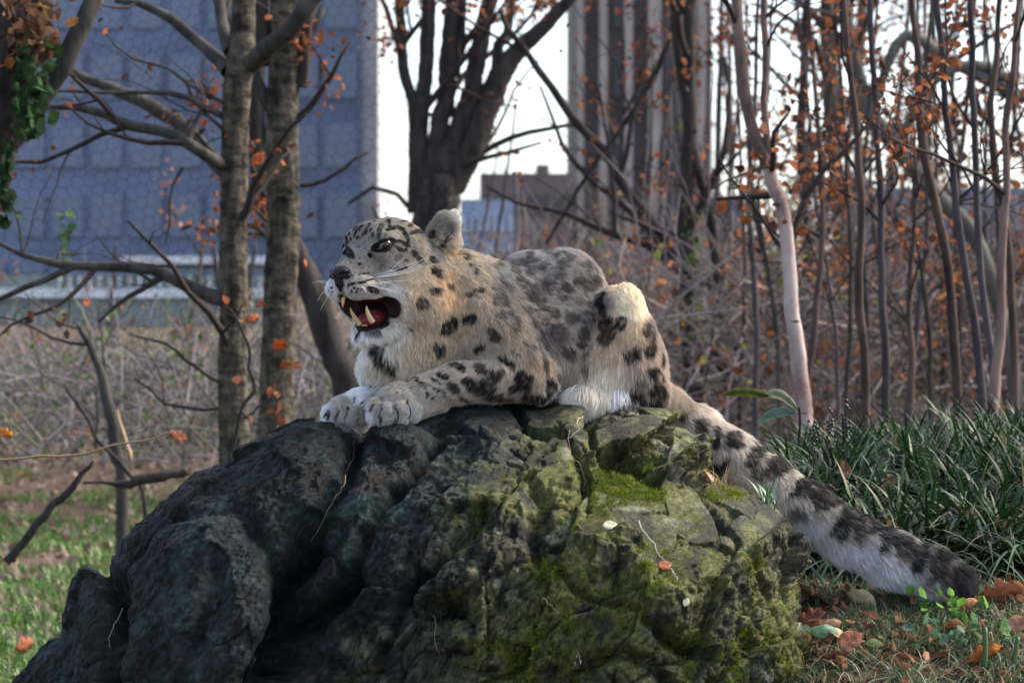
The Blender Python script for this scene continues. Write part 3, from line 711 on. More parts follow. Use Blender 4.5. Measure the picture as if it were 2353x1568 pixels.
def zspots_shade():
    out = []
    def add(ox, oy, sc, lst):
        for s in lst:
            x, y, a, b = s[:4]; ang = s[4] if len(s) > 4 else 0; k = s[5] if len(s) > 5 else 1.0
            out.append((ox + x / sc, oy + y / sc, a / sc, b / sc, ang, k))
    # body
    add(1034, 517, 3.266, [(150, 680, 55, 32, -20), (215, 470, 25, 25, 0, .9), (130, 505, 50, 16, -30, .8), (8, 680, 32, 30), (335, 815, 50, 40, 0, .9), (220, 895, 42, 24, -20), (140, 340, 14, 18), (90, 240, 28, 14, 60, .8), (180, 300, 10, 14),
        (480, 760, 25, 40, 0, .5), (400, 985, 60, 30, 20), (460, 1020, 28, 34), (570, 890, 50, 10, 30, .9), (475, 930, 42, 12, 35, .9), (550, 1110, 52, 40), (520, 1180, 60, 34, -10), (590, 1170, 22, 50, 10, .9), (310, 1095, 60, 32, 30, .95),
        (80, 1058, 62, 18, 20), (50, 1205, 45, 28, 20), (12, 1135, 25, 16), (140, 1285, 60, 18, 20), (175, 1175, 60, 45, 20, .95), (300, 1180, 60, 34, 20, .7), (690, 1030, 16, 70, -25, .7), (660, 960, 10, 40, -35, .7), (735, 1190, 34, 80, 5), (660, 1270, 90, 34), (780, 1100, 20, 50, -10, .5),
        (560, 200, 25, 36, 0, .6), (440, 330, 50, 40, 30, .5), (330, 290, 30, 26, 0, .5), (480, 390, 45, 26, 40, .6), (590, 500, 45, 60, 0, .6), (670, 320, 50, 26, -20, .5), (850, 470, 45, 35, 0, .6), (935, 420, 50, 34, 20, .6), (640, 570, 40, 40, 0, .5), (760, 670, 42, 30, 0, .6), (885, 690, 45, 40, 0, .6), (760, 800, 50, 38, 0, .5), (980, 780, 45, 40, 0, .7), (870, 930, 50, 50, 0, .65),
        (1010, 1040, 26, 60, -10, .55), (1065, 395, 36, 40, 0, .7), (660, 830, 30, 20, 0, .7), (960, 850, 40, 30, 0, .65), (740, 250, 40, 22, 0, .4), (860, 240, 34, 24, 20, .4), (800, 370, 36, 28, 0, .45), (720, 430, 40, 26, 0, .45), (1020, 580, 40, 34, 0, .5), (930, 570, 36, 26, 0, .4), (690, 720, 34, 24, 0, .4), (820, 560, 40, 30, 0, .5), (1060, 690, 34, 40, 0, .6), (570, 640, 34, 34, 0, .45),
        (330, 560, 26, 34, 0, .5), (360, 660, 30, 34, 0, .5), (300, 780, 24, 30, 0, .8), (420, 470, 30, 30, 0, .45), (600, 740, 30, 22, 0, .4), (700, 880, 30, 34, 0, .45), (1000, 940, 30, 30, 0, .4),
        (1128, 540, 22, 90, 5), (1150, 500, 22, 60, 10), (1140, 590, 22, 60), (1195, 720, 70, 60, 20), (1290, 700, 36, 60, 10), (1190, 800, 66, 46, -30, .95), (1170, 850, 40, 30, 0, .8), (1350, 950, 56, 52, -20), (1400, 900, 30, 30, 0, .8), (1490, 900, 34, 56, 15), (1510, 1070, 50, 42), (1565, 980, 26, 46), (1450, 750, 30, 44, 0, .8), (1500, 800, 20, 40, 0, .7), (1410, 1230, 66, 56), (1540, 1190, 46, 74), (1500, 1310, 90, 44), (1330, 1290, 60, 30, 0, .7), (1580, 1110, 26, 30, 0, .8), (1440, 1130, 30, 26, 0, .5), (1610, 1290, 18, 60, 0, .5)])  # leading narrow marks paint contact shade into the groove left of the knee
    # tail
    add(1477, 849, 2.182, [(185, 220, 30, 22, 40), (268, 275, 26, 44, -20), (350, 320, 22, 46, -10), (425, 335, 40, 34, 30), (440, 370, 34, 12), (375, 460, 52, 28, -30), (300, 420, 30, 34), (540, 410, 40, 56, -10), (660, 445, 56, 40, 20), (640, 490, 60, 16, 0), (720, 480, 30, 20, 20), (780, 560, 46, 44), (780, 610, 50, 16, 0), (905, 635, 70, 44, 20), (850, 600, 30, 40), (760, 700, 40, 34, 0, .7), (930, 590, 26, 30, 30), (560, 500, 40, 30, 0, .8),
        (1010, 700, 34, 56, -10), (1110, 735, 90, 30, 30), (1095, 790, 60, 20, 10), (1050, 780, 26, 50), (1190, 830, 40, 50), (1260, 850, 60, 22, 10), (1275, 890, 36, 34, 0, .9), (1370, 890, 60, 26, 0), (1350, 935, 44, 50), (1480, 920, 60, 24, 10), (1450, 965, 46, 50), (1570, 940, 60, 40), (1590, 1010, 70, 70), (1640, 1080, 60, 90), (1520, 1040, 60, 60, 0, .6), (1420, 1020, 30, 40, 0, .5)])
    # head
    add(724, 458, 4.615, [(375, 345, 9, 16, 20), (350, 392, 9, 15, 20), (425, 365, 9, 20, 20), (458, 335, 9, 14), (330, 430, 9, 12), (372, 440, 9, 12), (408, 402, 8, 12), (520, 340, 11, 22, 25), (547, 290, 11, 16, 25), (520, 372, 8, 8), (490, 385, 8, 10), (292, 400, 8, 10), (270, 440, 9, 10), (310, 485, 16, 24, 0, .7), (440, 425, 8, 12), (480, 310, 8, 10), (400, 320, 8, 10), (600, 250, 9, 12),  # the larger soft mark by the far brow is painted shade
        (750, 240, 16, 42, 5), (758, 290, 10, 20), (668, 320, 22, 60, 8, .75), (790, 312, 46, 16, -25), (865, 308, 46, 16, 12), (920, 350, 16, 34, -35), (948, 392, 14, 24, -10), (962, 430, 14, 18), (935, 465, 40, 18, 25), (600, 390, 10, 14, 0, .7), (570, 340, 8, 10),
        (735, 475, 74, 50, -14, 1.3), (845, 436, 44, 16, -12, 1.3), (630, 512, 42, 22, -20, 1.3), (272, 562, 40, 28, 0, 1.2), (885, 527, 34, 12, 30), (935, 522, 14, 18), (855, 500, 14, 8), (1030, 562, 24, 32, -20), (1088, 628, 42, 22, 50), (945, 640, 15, 9), (930, 712, 24, 11, -10), (862, 735, 32, 11, -10), (565, 592, 18, 22), (460, 683, 11, 9), (795, 720, 9, 7),
        (1205, 620, 36, 20, 50), (1232, 745, 46, 24, 55), (1270, 795, 24, 14, 30), (1225, 937, 46, 34, 10), (1105, 1055, 46, 40, 0, .9), (985, 1335, 32, 17, 10), (1390, 885, 34, 34, 0, .7), (1400, 1285, 110, 62, -38), (1630, 1240, 90, 66, -30), (1580, 620, 28, 30, 0, .6), (1605, 700, 18, 20, 0, .6), (1635, 752, 14, 22), (1100, 205, 66, 13, 12, .9), (990, 208, 20, 14), (920, 232, 25, 10, 0, .8), (1240, 385, 40, 24, -20, .86), (1340, 450, 70, 14, -10, .86),
        (1290, 1540, 50, 44), (680, 1545, 90, 24, 15, .8), (500, 787, 20, 6, -15), (545, 778, 14, 6, -15), (455, 797, 12, 6, -15), (400, 890, 60, 5, -10), (560, 850, 62, 6, -15), (480, 878, 40, 5), (400, 935, 9, 7), (440, 945, 9, 7), (480, 955, 9, 7), (360, 905, 20, 6), (380, 965, 8, 7), (430, 975, 9, 7), (170, 925, 12, 5, 30), (180, 960, 8, 5), (600, 960, 46, 26, 20),
        (570, 1330, 110, 26, -8, 1.2), (480, 1370, 40, 30, 0, .8), (600, 1390, 90, 24, 0, .7), (700, 1350, 40, 30, 0, .6), (290, 1040, 40, 20, 30, .9)])
    # chest and forelegs
    add(709, 775, 3.79, [(655, 155, 130, 38, 38), (760, 200, 30, 40, 0, .9), (1130, 55, 60, 60), (1480, 60, 52, 34, -10), (510, 320, 28, 12, 20), (1325, 245, 74, 24, 18), (1030, 310, 42, 18, 15), (975, 360, 60, 11, 20), (1125, 367, 52, 14, 25), (1205, 325, 66, 28, 15), (1285, 418, 50, 36, 20), (1440, 395, 60, 40, 30), (1550, 440, 90, 50, 15), (1520, 250, 60, 40, 20, .8), (1640, 310, 50, 50, 0, .9), (1740, 195, 62, 36, 50), (1390, 515, 62, 20, 20), (1870, 320, 50, 44), (1840, 400, 70, 30, -10), (1700, 500, 120, 30, 0, .9), (1960, 490, 90, 50, 0, .9), (2110, 460, 26, 60, 0), (1225, 505, 32, 11, 30), (1110, 430, 66, 7, 25), (1000, 410, 50, 7, 20), (1190, 460, 40, 7, 40),
        (820, 405, 14, 6), (760, 440, 10, 6), (800, 495, 16, 6), (900, 440, 14, 6), (1050, 482, 14, 14), (1095, 505, 14, 10), (700, 430, 10, 6), (860, 470, 8, 5), (570, 612, 12, 38, 15), (655, 650, 10, 70, 8, .9), (770, 660, 9, 70, -4, .85), (880, 610, 13, 70, 5), (250, 660, 9, 60, 4, .8), (345, 665, 9, 60, 0, .8), (445, 655, 9, 60, -4, .8), (175, 640, 14, 32), (485, 565, 24, 22), (600, 420, 30, 12, -20), (560, 400, 70, 12, -40), (420, 540, 8, 26, 20, .7), (300, 620, 8, 20, 0, .6)])  # long thin paw marks paint shade into the gaps between the toes
    return out

SPOTS_SHADE = []
for (u, v, a, b, ang, k) in zspots_shade():
    if k > 1.15 and 560 < u < 1060: pass
    hit = cast(cat_bvh, u, v)
    if hit[0] is None:
        for du, dv in [(6, 0), (-6, 0), (0, 6), (0, -6), (14, 0), (-14, 0), (0, 14), (0, -14), (0, -28), (0, 28)]:
            hit = cast(cat_bvh, u + du, v + dv)
            if hit[0] is not None: break
    if hit[0] is None: continue
    c = np.array(hit[0]) * 1000; n = np.array(hit[1])
    if n[1] > 0: n = -n
    th = math.radians(ang)
    xa = np.array([math.cos(th), 0, -math.sin(th)]); xb = np.array([math.sin(th), 0, math.cos(th)])
    # lay the two axes on the surface
    xa = xa - n * (xa @ n); la = np.linalg.norm(xa); xb = xb - n * (xb @ n); lb = np.linalg.norm(xb)
    k = k if k > .85 else min(k * 1.3, .85)
    if u < 1000 and v < 700: a, b = a * 1.25 + .6, b * 1.25 + .9
    SPOTS_SHADE.append((c, xa / la, xb / lb, n, a / max(la, .6), b / max(lb, .6), k, math.hypot(u - 0, 0)))

def coat(P, Nn):
    """coat colour for points in mm"""
    u, v = cuv(P)
    w = 0; c = 0
    for (cu, cv, r, g, b) in COAT:
        ww = 1.0 / ((u - cu) ** 2 + (v - cv) ** 2 + 60.0) ** 1.7
        w = w + ww; c = c + ww[:, None] * np.array([r, g, b])
    c = c / w[:, None]
    lum = c.mean(1, keepdims=True); c = np.clip(lum + (c - lum) * 1.12, .01, 1) * 1.2 * np.where(lum > .62, 1.0, .80 + .20 * np.clip((lum - .45) / .17, 0, 1))
    nz = fbm(P, 26, 5, 3)
    c = c * (1 + .22 * nz[:, None] + .22 * fbm(P, 9, 7, 2)[:, None])
    head = (u < 1000) & (v < 790)
    warp_s = np.where(head, 2.0, 9.0)
    W3 = np.stack([fbm(P, 24, 101, 3), fbm(P, 24, 103, 3), fbm(P, 24, 107, 3)], 1) * warp_s[:, None]
    W3 += np.stack([vnoise(P, 5, 111), vnoise(P, 5, 113), vnoise(P, 5, 117)], 1) * np.where(head, .8, 3.0)[:, None]
    Pw = P + W3
    d = np.zeros(len(P))
    for (cc, xa, xb, n, a, b, k, _) in SPOTS_SHADE:
        R = max(a, b) * 1.7 + 6
        m = np.nonzero((np.abs(P[:, 0] - cc[0]) < R) & (np.abs(P[:, 2] - cc[2]) < R) & (np.abs(P[:, 1] - cc[1]) < R * 1.3))[0]
        if len(m) == 0: continue
        q = Pw[m] - cc
        e = ((q @ xa) / a) ** 2 + ((q @ xb) / b) ** 2 + ((q @ n) / (max(a, b) * 1.2 + 4)) ** 2
        val = np.clip((1.25 - e) / .28, 0, 1) * min(k, 1)
        d[m] = np.maximum(d[m], val)
    # sides that the listed marks do not reach: loose rosettes
    away = np.clip((Nn[:, 1] - .0) * 3, 0, 1) * (u > 1060)
    ro = np.abs(fbm(P, 70, 131, 2)); ring = np.clip((.10 - np.abs(ro - .16)) * 20, 0, 1)
    d = np.maximum(d, ring * away * .8)
    dk = np.array([.020, .018, .018])
    d = d * np.where((u > 1540) & (v > 930), .97, 1.0)
    brk = np.clip(1 + fbm(P, 7, 141, 2) * .75, 0.3, 1.0)
    d = d * brk
    hm = ((u < 990) & (v < 700)).astype(float) * np.clip((fbm(P, 5, 157, 2) - .18) * 4, 0, 1)
    d = np.maximum(d, hm * .45)
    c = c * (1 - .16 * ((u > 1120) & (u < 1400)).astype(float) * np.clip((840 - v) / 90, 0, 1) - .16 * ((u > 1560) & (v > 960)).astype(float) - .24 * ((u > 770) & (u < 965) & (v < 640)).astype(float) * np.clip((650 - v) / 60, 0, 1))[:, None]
    mot = np.clip((fbm(P + W3, 34, 151, 3) + .35 * fbm(P, 11, 153, 2)) * 3.2 - .05, 0, 1)
    bk = np.clip((u - 1090) / 60, 0, 1) * np.clip((1400 - u) / 50, 0, 1) * np.clip((880 - v) / 120, 0, 1)
    d = np.maximum(d, mot * bk * .70)
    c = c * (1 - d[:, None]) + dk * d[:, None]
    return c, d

# body mesh -------------------------------------------------------------
fur_mat = simple_mat('fur', (0, 0, 0), .75, .12, attr=True)
def body_colour():
    c, d = coat(catV, catN)
    c = c * .7
    u, v = cuv(catV)
    # mouth lining, with the shade inside the mouth painted in
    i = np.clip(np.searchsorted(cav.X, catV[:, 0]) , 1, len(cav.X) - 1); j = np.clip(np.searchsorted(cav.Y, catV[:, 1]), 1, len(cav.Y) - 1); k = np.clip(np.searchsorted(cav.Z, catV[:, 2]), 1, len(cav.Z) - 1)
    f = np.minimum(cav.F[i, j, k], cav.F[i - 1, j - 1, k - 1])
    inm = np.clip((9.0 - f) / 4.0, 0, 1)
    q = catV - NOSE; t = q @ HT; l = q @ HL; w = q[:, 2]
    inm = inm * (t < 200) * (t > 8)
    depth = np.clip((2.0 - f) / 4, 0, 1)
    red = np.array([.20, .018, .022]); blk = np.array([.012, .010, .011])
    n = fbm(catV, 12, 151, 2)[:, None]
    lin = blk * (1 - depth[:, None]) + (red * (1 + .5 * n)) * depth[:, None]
    back = np.clip((t - 95) / 50, 0, 1)[:, None]  # throat shade painted in: lining goes black toward the back
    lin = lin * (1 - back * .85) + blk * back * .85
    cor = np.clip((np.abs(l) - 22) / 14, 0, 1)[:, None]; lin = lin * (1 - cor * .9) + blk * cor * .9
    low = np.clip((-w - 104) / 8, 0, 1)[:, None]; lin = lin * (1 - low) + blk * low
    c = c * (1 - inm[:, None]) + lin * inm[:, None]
    # nearly bare dark eye rims
    for s in (-1, 1):
        e = q - np.array(HT * (80 if s > 0 else 88) + HL * (62 if s > 0 else -55) + HW * (66 if s > 0 else 58))
        sv = HL * s * .55 + HT * .45; sv = sv / np.linalg.norm(sv); ex = e @ sv; ez = e[:, 2] - ex * .3
        r = np.sqrt((ex / 33) ** 2 + (ez / 17) ** 2 + ((e @ np.cross(sv, HW)) / 34) ** 2); m = np.clip((1.0 - r) / .15, 0, 1)[:, None]
        c = c * (1 - m) + blk * m
    return c, inm
bodyC, inmouth = body_colour()
cat = empty('snow_leopard', tuple(mm(1250, 930, 20) / 1000))
tag(cat, 'snarling snow leopard with spotted grey coat, crouching on the mossy boulder with its mouth open', 'snow leopard')
body = rehome(make_mesh('body', catV / 1000, catQ, mat=fur_mat, col=bodyC), cat)

# fur ----------------------------------------------------------------------
FLOW = [(775, 600, .6, -.8), (800, 590, .7, -.7), (850, 525, .9, -.35), (900, 500, 1, -.1), (960, 500, 1, .1), (920, 560, 1, .25), (880, 620, 1, .25), (820, 650, .95, .25), (765, 660, .3, .9), (900, 650, .9, .45), (950, 620, .85, .5), (980, 700, .5, .86),
    (930, 720, .5, .86), (850, 775, .5, .85), (900, 770, .6, .8), (1020, 640, .5, .86), (1060, 640, .6, .8), (1030, 700, .3, .95), (1010, 760, .1, 1), (950, 800, .0, 1), (880, 820, -.1, 1), (840, 860, -.4, .9), (830, 900, -.6, .8), (1100, 700, .5, .85), (1120, 780, .5, .85), (1180, 720, .6, .8), (1160, 830, .2, .9),
    (1200, 600, .9, .2), (1280, 600, .95, .3), (1350, 640, .8, .6), (1260, 700, .6, .8), (1330, 760, .4, .9), (1250, 800, .5, .85), (1300, 860, .25, 1), (1290, 900, .1, 1), (1360, 880, -.1, 1), (1400, 820, -.2, 1), (1430, 680, .2, .9), (1420, 760, -.5, .85), (1480, 760, .4, .9), (1500, 850, .2, 1), (1450, 880, -.1, 1), (1530, 920, .3, .95),
    (1250, 880, .1, 1), (1180, 880, -.5, .8), (1100, 870, -.8, .55), (1020, 890, -.9, .35), (940, 905, -.85, .5), (880, 930, -.6, .8), (920, 960, -.2, 1), (1000, 925, -.4, .6), (860, 900, -.8, .5), (800, 930, -.7, .7), (760, 950, -.4, .9),
    (1040, 500, .5, -.85), (1010, 510, .5, -.85), (1035, 545, .9, .2)]
FLOW = np.array(FLOW, float)
TP = np.array([mm(*p) for p in TAIL])
def fur_length(u, v, P):
    L = np.full(len(u), 20.0)
    def blob(cu, cv, r, val):
        nonlocal L
        w = np.exp(-(((u - cu) ** 2 + (v - cv) ** 2) / r ** 2)); L = L * (1 - w) + val * w
    for b in [(1430, 890, 60, 34), (1340, 890, 60, 40), (1290, 910, 40, 40), (880, 860, 70, 36), (830, 890, 40, 38), (980, 790, 60, 32), (1010, 700, 60, 19), (1250, 600, 80, 18), (1090, 860, 70, 14), (1200, 860, 60, 16), (860, 780, 30, 14), (930, 740, 40, 22),
              (860, 560, 75, 6), (800, 600, 50, 3.5), (790, 650, 60, 4), (920, 600, 60, 9), (930, 520, 60, 8), (850, 650, 50, 5.5), (780, 620, 30, 2.0), (1032, 520, 30, 9), (840, 672, 34, 3), (920, 930, 70, 7.5), (800, 940, 60, 7.5), (1010, 910, 50, 10), (1430, 700, 50, 13), (900, 700, 30, 8)]: blob(*b)
    L = np.where((u > 1540) & (v > 930), 30.0, L)
    return L

def flow_dir(P, Nn):
    u, v = cuv(P); w = 0; du = 0; dv = 0
    for (cu, cv, a, b) in FLOW:
        ww = 1 / ((u - cu) ** 2 + (v - cv) ** 2 + 150) ** 1.6; w = w + ww; du = du + ww * a; dv = dv + ww * b
    D = np.stack([du / w, np.zeros(len(u)), -dv / w], 1)
    # along the tail
    tl = (u > 1545) & (v > 930)
    if tl.any():
        best = np.full(tl.sum(), 1e9); T = np.zeros((tl.sum(), 3)); Pt = P[tl]
        for a, b in zip(TP[:-1], TP[1:]):
            e = b - a; t = np.clip(((Pt - a) @ e) / (e @ e), 0, 1); d = np.linalg.norm(Pt - a - t[:, None] * e, axis=1)
            m = d < best; best[m] = d[m]; T[m] = e / np.linalg.norm(e)
        T[:, 2] -= .35
        D[tl] = T
    D += [0, .12, -.12]
    D = D - Nn * (D * Nn).sum(1)[:, None]
    return D / (np.linalg.norm(D, axis=1)[:, None] + 1e-6)

def build_fur(n_target):
    A, B, C, Dd = [catV[catQ[:, k]] for k in range(4)]
    area = .5 * np.linalg.norm(np.cross(C - A, Dd - B), axis=1); cen = (A + B + C + Dd) / 4
    fn = catN[catQ].mean(1); u, v = cuv(cen)
    L = fur_length(u, v, cen)
    dens = area * np.clip(20 / L, .8, 3.4)
    dens *= np.where(fn[:, 1] > .35, .22, 1.0) * np.where(fn[:, 2] < -.8, .3, 1)
    im = inmouth[catQ].mean(1); dens *= (im < .2)
    q = cen - NOSE; t = q @ HT; l = q @ HL; w = q[:, 2]
    dens *= ~((t < 12) & (np.abs(l) < 22) & (w > -30) & (w < 8))
    for s in (-1, 1):
        e = q - (HT * (80 if s > 0 else 88) + HL * (62 if s > 0 else -55) + HW * (66 if s > 0 else 58)); sv = HL * s * .55 + HT * .45; sv = sv / np.linalg.norm(sv); ex = e @ sv; ez = e[:, 2] - ex * .3
        r = np.sqrt((ex / 31) ** 2 + (ez / 15.5) ** 2 + ((e @ np.cross(sv, HW)) / 32) ** 2); dens *= (r > 1)
    pr = dens / dens.sum(); f = rng.choice(len(catQ), n_target, p=pr)
    a, b = rng.uniform(0, 1, (2, n_target, 1))
    P = (A[f] * (1 - a) + B[f] * a) * (1 - b) + (Dd[f] * (1 - a) + C[f] * a) * b
    Nn = (catN[catQ[f, 0]] * (1 - a) + catN[catQ[f, 1]] * a) * (1 - b) + (catN[catQ[f, 3]] * (1 - a) + catN[catQ[f, 2]] * a) * b
    Nn /= np.linalg.norm(Nn, axis=1)[:, None]
    u, v = cuv(P); L = fur_length(u, v, P)
    T = flow_dir(P, Nn)
    # clumps: hairs lean together in tufts
    k = np.clip(L / 20, .15, 1.6)[:, None]
    cl = np.stack([fbm(P, 30, 201, 2), fbm(P, 30, 203, 2), fbm(P, 30, 207, 2)], 1) * .42 + np.stack([vnoise(P, 9, 211), vnoise(P, 9, 213), vnoise(P, 9, 217)], 1) * .24
    T = T + cl * np.clip(k, .4, 1.2) + rng.normal(0, .10, T.shape); T -= Nn * (T * Nn).sum(1)[:, None]; T /= np.linalg.norm(T, axis=1)[:, None] + 1e-6
    lift = np.clip(.42 + .16 * fbm(P, 22, 221, 2) + rng.normal(0, .1, len(P)), .08, 1.2)
    lift = np.where((u > 985) & (v < 560), .75, lift)
    Ls = L * rng.uniform(.65, 1.15, len(P)) * (1 + .25 * fbm(P, 16, 231, 2))
    d0 = T * np.cos(lift * 1.6)[:, None] + Nn * np.sin(lift * 1.6)[:, None]
    d1 = T * np.cos(lift)[:, None] + Nn * np.sin(lift)[:, None]
    d2 = T * np.cos(lift * .4)[:, None] + Nn * np.sin(lift * .4)[:, None] + [0, 0, -.22]
    cur = rng.normal(0, .12, (len(P), 3))
    p0 = P - Nn * .5; p1 = p0 + d0 * (Ls * .3)[:, None]; p2 = p1 + (d1 + cur * .5) * (Ls * .36)[:, None]; p3 = p2 + (d2 + cur) * (Ls * .36)[:, None]
    Pts = np.stack([p0, p1, p2, p3], 1) / 1000
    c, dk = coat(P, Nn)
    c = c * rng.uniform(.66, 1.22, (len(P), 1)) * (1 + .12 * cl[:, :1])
    cu = bpy.data.hair_curves.new('fur'); cu.add_curves([4] * len(P))
    cu.points.foreach_set('position', Pts.astype(np.float32).ravel())
    rad = np.clip(.26 + L * .009, .26, .5)
    rr = (rad[:, None] * np.array([1, .95, .7, .2])[None]) / 1000
    cu.attributes.new('radius', 'FLOAT', 'POINT').data.foreach_set('value', rr.astype(np.float32).ravel()) if 'radius' not in cu.attributes else cu.attributes['radius'].data.foreach_set('value', rr.astype(np.float32).ravel())
    at_ = cu.attributes.new('Col', 'FLOAT_COLOR', 'POINT')
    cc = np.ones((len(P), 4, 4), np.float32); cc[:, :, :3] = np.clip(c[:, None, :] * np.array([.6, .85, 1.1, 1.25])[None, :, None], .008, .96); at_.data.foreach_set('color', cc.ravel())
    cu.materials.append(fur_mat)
    o = bpy.data.objects.new('fur', cu); COL.objects.link(o); rehome(o, cat); o['kind'] = 'stuff'
    return o
build_fur(560000)

# face parts -----------------------------------------------------------------
def sphere_part(name, c, r, mat, parent, axes=None, scale=(1, 1, 1), n=24):
    th = np.linspace(0, math.pi, n); ph = np.arange(2 * n) * math.pi / n
    P = np.stack([np.sin(th)[:, None] * np.cos(ph), np.sin(th)[:, None] * np.sin(ph), np.cos(th)[:, None] + 0 * ph], -1).reshape(-1, 3) * r * np.array(scale)
    if axes is not None: P = P @ np.array(axes)
    i = np.arange(n - 1)[:, None] * 2 * n; j = np.arange(2 * n)[None]; j2 = (j + 1) % (2 * n)
    q = np.stack([i + j, i + 2 * n + j, i + 2 * n + j2, i + j2], -1).reshape(-1, 4)
    return rehome(make_mesh(name, (P + c) / 1000, q, mat=mat), parent)

def eye_mat():
    m, nt, b = mat_new('eye'); L = nt.links.new
    tc = N(nt, 'ShaderNodeTexCoord'); sx = N(nt, 'ShaderNodeSeparateXYZ'); L(tc.outputs['Generated'], sx.inputs[0])
    rp = N(nt, 'ShaderNodeValToRGB'); e = rp.color_ramp.elements
    a = N(nt, 'ShaderNodeAttribute'); a.attribute_name = 'Col'; L(a.outputs['Color'], b.inputs['Base Color'])
    b.inputs['Roughness'].default_value = .09; b.inputs['Specular IOR Level'].default_value = .45
    return m
em = eye_mat()
def make_eye(s):
    c = hp(88, 58, 65) if s > 0 else hp(96, -50, 57)
    gaze = np.array([-.80, -.58, .05]) if s > 0 else np.array([-.86, -.5, .05]); gaze /= np.linalg.norm(gaze)
    a = np.cross(gaze, [0, 0, 1]); a /= np.linalg.norm(a); b = np.cross(a, gaze)
    n = 28; th = np.linspace(0, math.pi, n); ph = np.arange(2 * n) * math.pi / n
    P = np.stack([np.sin(th)[:, None] * np.cos(ph), np.sin(th)[:, None] * np.sin(ph), np.cos(th)[:, None] + 0 * ph], -1).reshape(-1, 3)
    ang = np.arccos(np.clip(P[:, 2], -1, 1)); col = np.empty((len(P), 3)); col[:] = (.02, .018, .016)
    col[ang < .80] = (.010, .010, .009); col[ang < .74] = (.085, .09, .07); col[ang < .46] = (.004, .004, .004)
    P = P @ np.array([a, b, gaze]) * 18.5
    i = np.arange(n - 1)[:, None] * 2 * n; j = np.arange(2 * n)[None]; j2 = (j + 1) % (2 * n)
    q = np.stack([i + j, i + 2 * n + j, i + 2 * n + j2, i + j2], -1).reshape(-1, 4)
    o = rehome(make_mesh('eye', (P + c) / 1000, q, mat=em, col=col), cat)
    return c, o
eye_c, _ = make_eye(1); make_eye(-1)

lid = simple_mat('eyelid', (.008, .007, .007), .85, .08)
tooth_m = simple_mat('tooth', (.62, .45, .22), .35, .5, noise=.15, scale=60)
tongue_m = simple_mat('tongue', (.20, .030, .040), .3, .5, noise=.3, scale=120, bump=.4)
nose_m = simple_mat('nose_leather', (.012, .008, .012), .5, .3, noise=.3, scale=300, bump=.35)
whisk_m = simple_mat('whisker', (.85, .86, .9), .35, .5)

def lids(s):
    # rims of skin above and below the eyeball
    c = hp(86, 58, 65) if s > 0 else hp(94, -50, 57); T = Tubes()
    out = HL * s * .62 - HT * .78
    sidev = np.array(HL * s * .55 + HT * .45); sidev /= np.linalg.norm(sidev)
    fwd = np.array(-HT * .75 + HL * s * .66); fwd /= np.linalg.norm(fwd)
    for sg, h in ((1, 11.0), (-1, 10.0)):
        P = []; 
        for x in np.linspace(-1, 1, 13):
            d = sidev * x * 19 + np.array([0, 0, 1]) * (sg * h * (1 - x * x) ** .75 + x * s * 7.5)
            z2 = max(18.6 ** 2 - d @ d, 0) ** .5
            P.append(c + d + fwd * (z2 * .95 + 1.0))
        T.add(P, np.array([1.2] + [3.0 if sg > 0 else 2.4] * 11 + [1.2]) , 8)
    for vv in range(len(T.V)): T.V[vv] = T.V[vv] / 1000
    o = T.build('eyelid', lid); rehome(o, cat)
lids(1); lids(-1)

def tooth(base, tip, r, bend):
    base, tip = np.array(base), np.array(tip); t = np.linspace(0, 1, 12)[:, None]
    P = base * (1 - t) + tip * t + np.array(bend) * (4 * t * (1 - t)); R = r * (1 - np.linspace(0, 1, 12) ** 1.7) ** .8 + .25
    T = Tubes(); T.add(P / 1000, R / 1000, 12); o = T.build('canine_tooth', tooth_m); rehome(o, cat)
tooth(hp(30, -10, -44), hp(27, -12, -76), 5.0, HT * -2)          # upper
tooth(mm(826, 744, -135), mm(804, 706, -152), 5.8, HT * -4)      # lower far
tooth(mm(856, 739, -165), mm(842, 701, -180), 6.4, HT * -3 + HL * -2)     # lower near
for k in range(4):
    x = -7 + k * 4.2
    base = mm(838 + x * .7, 748, -155 - x * .3); T = Tubes(); T.add(np.array([base, base + [-.5, -.5, 1.5], base + [-1, -1, 3.2]]) / 1000, np.array([1.5, 1.3, .4]) / 1000, 8)
    rehome(T.build('incisor_tooth', tooth_m), cat)
# tongue
tv = Vol(np.arange(-420, -220, 2.2), np.arange(7760, 7990, 2.4), np.arange(1500, 1640, 2.2))
tv.cone([hp(150, 0, -98), hp(118, 0, -100), hp(92, 0, -103)], [22, 21, 17], 10); tv.ell(hp(88, 0, -104), (20, 20, 9), 8, HA)
tv.cone([hp(160, 0, -58), hp(90, 0, -78)], [3, 8], 6, op='sub')
V_, Q_ = tv.mesh(); rehome(make_mesh('tongue', relax(V_, Q_, 2) / 1000, Q_, mat=tongue_m), cat)
# nose leather
nv = Vol(np.arange(-446, -320, 1.4), np.arange(7760, 7890, 1.4), np.arange(1600, 1700, 1.4))
nv.ell(hp(4, 0, 4), (15, 27, 14), 6, HA); nv.ell(hp(14, 0, 10), (16, 22, 11), 6, HA); nv.cone([hp(-2, 0, 0), hp(1, 0, -22), hp(6, 0, -38)], [13, 8, 3], 6)
for s in (-1, 1):
    nv.ell(hp(4, s * 19, 0), (13, 12, 12), 5, HA)
    nv.cone([hp(-11, s * 12, -3), hp(-4, s * 23, -1), hp(4, s * 31, 5)], [3.6, 4.2, 2.6], 3, op='sub')
nv.cone([hp(-13, 0, 4), hp(-10, 0, -20)], [1.2, 1.2], 2, op='sub')
V_, Q_ = nv.mesh(); rehome(make_mesh('nose', relax(V_, Q_, 1) / 1000, Q_, mat=nose_m), cat)
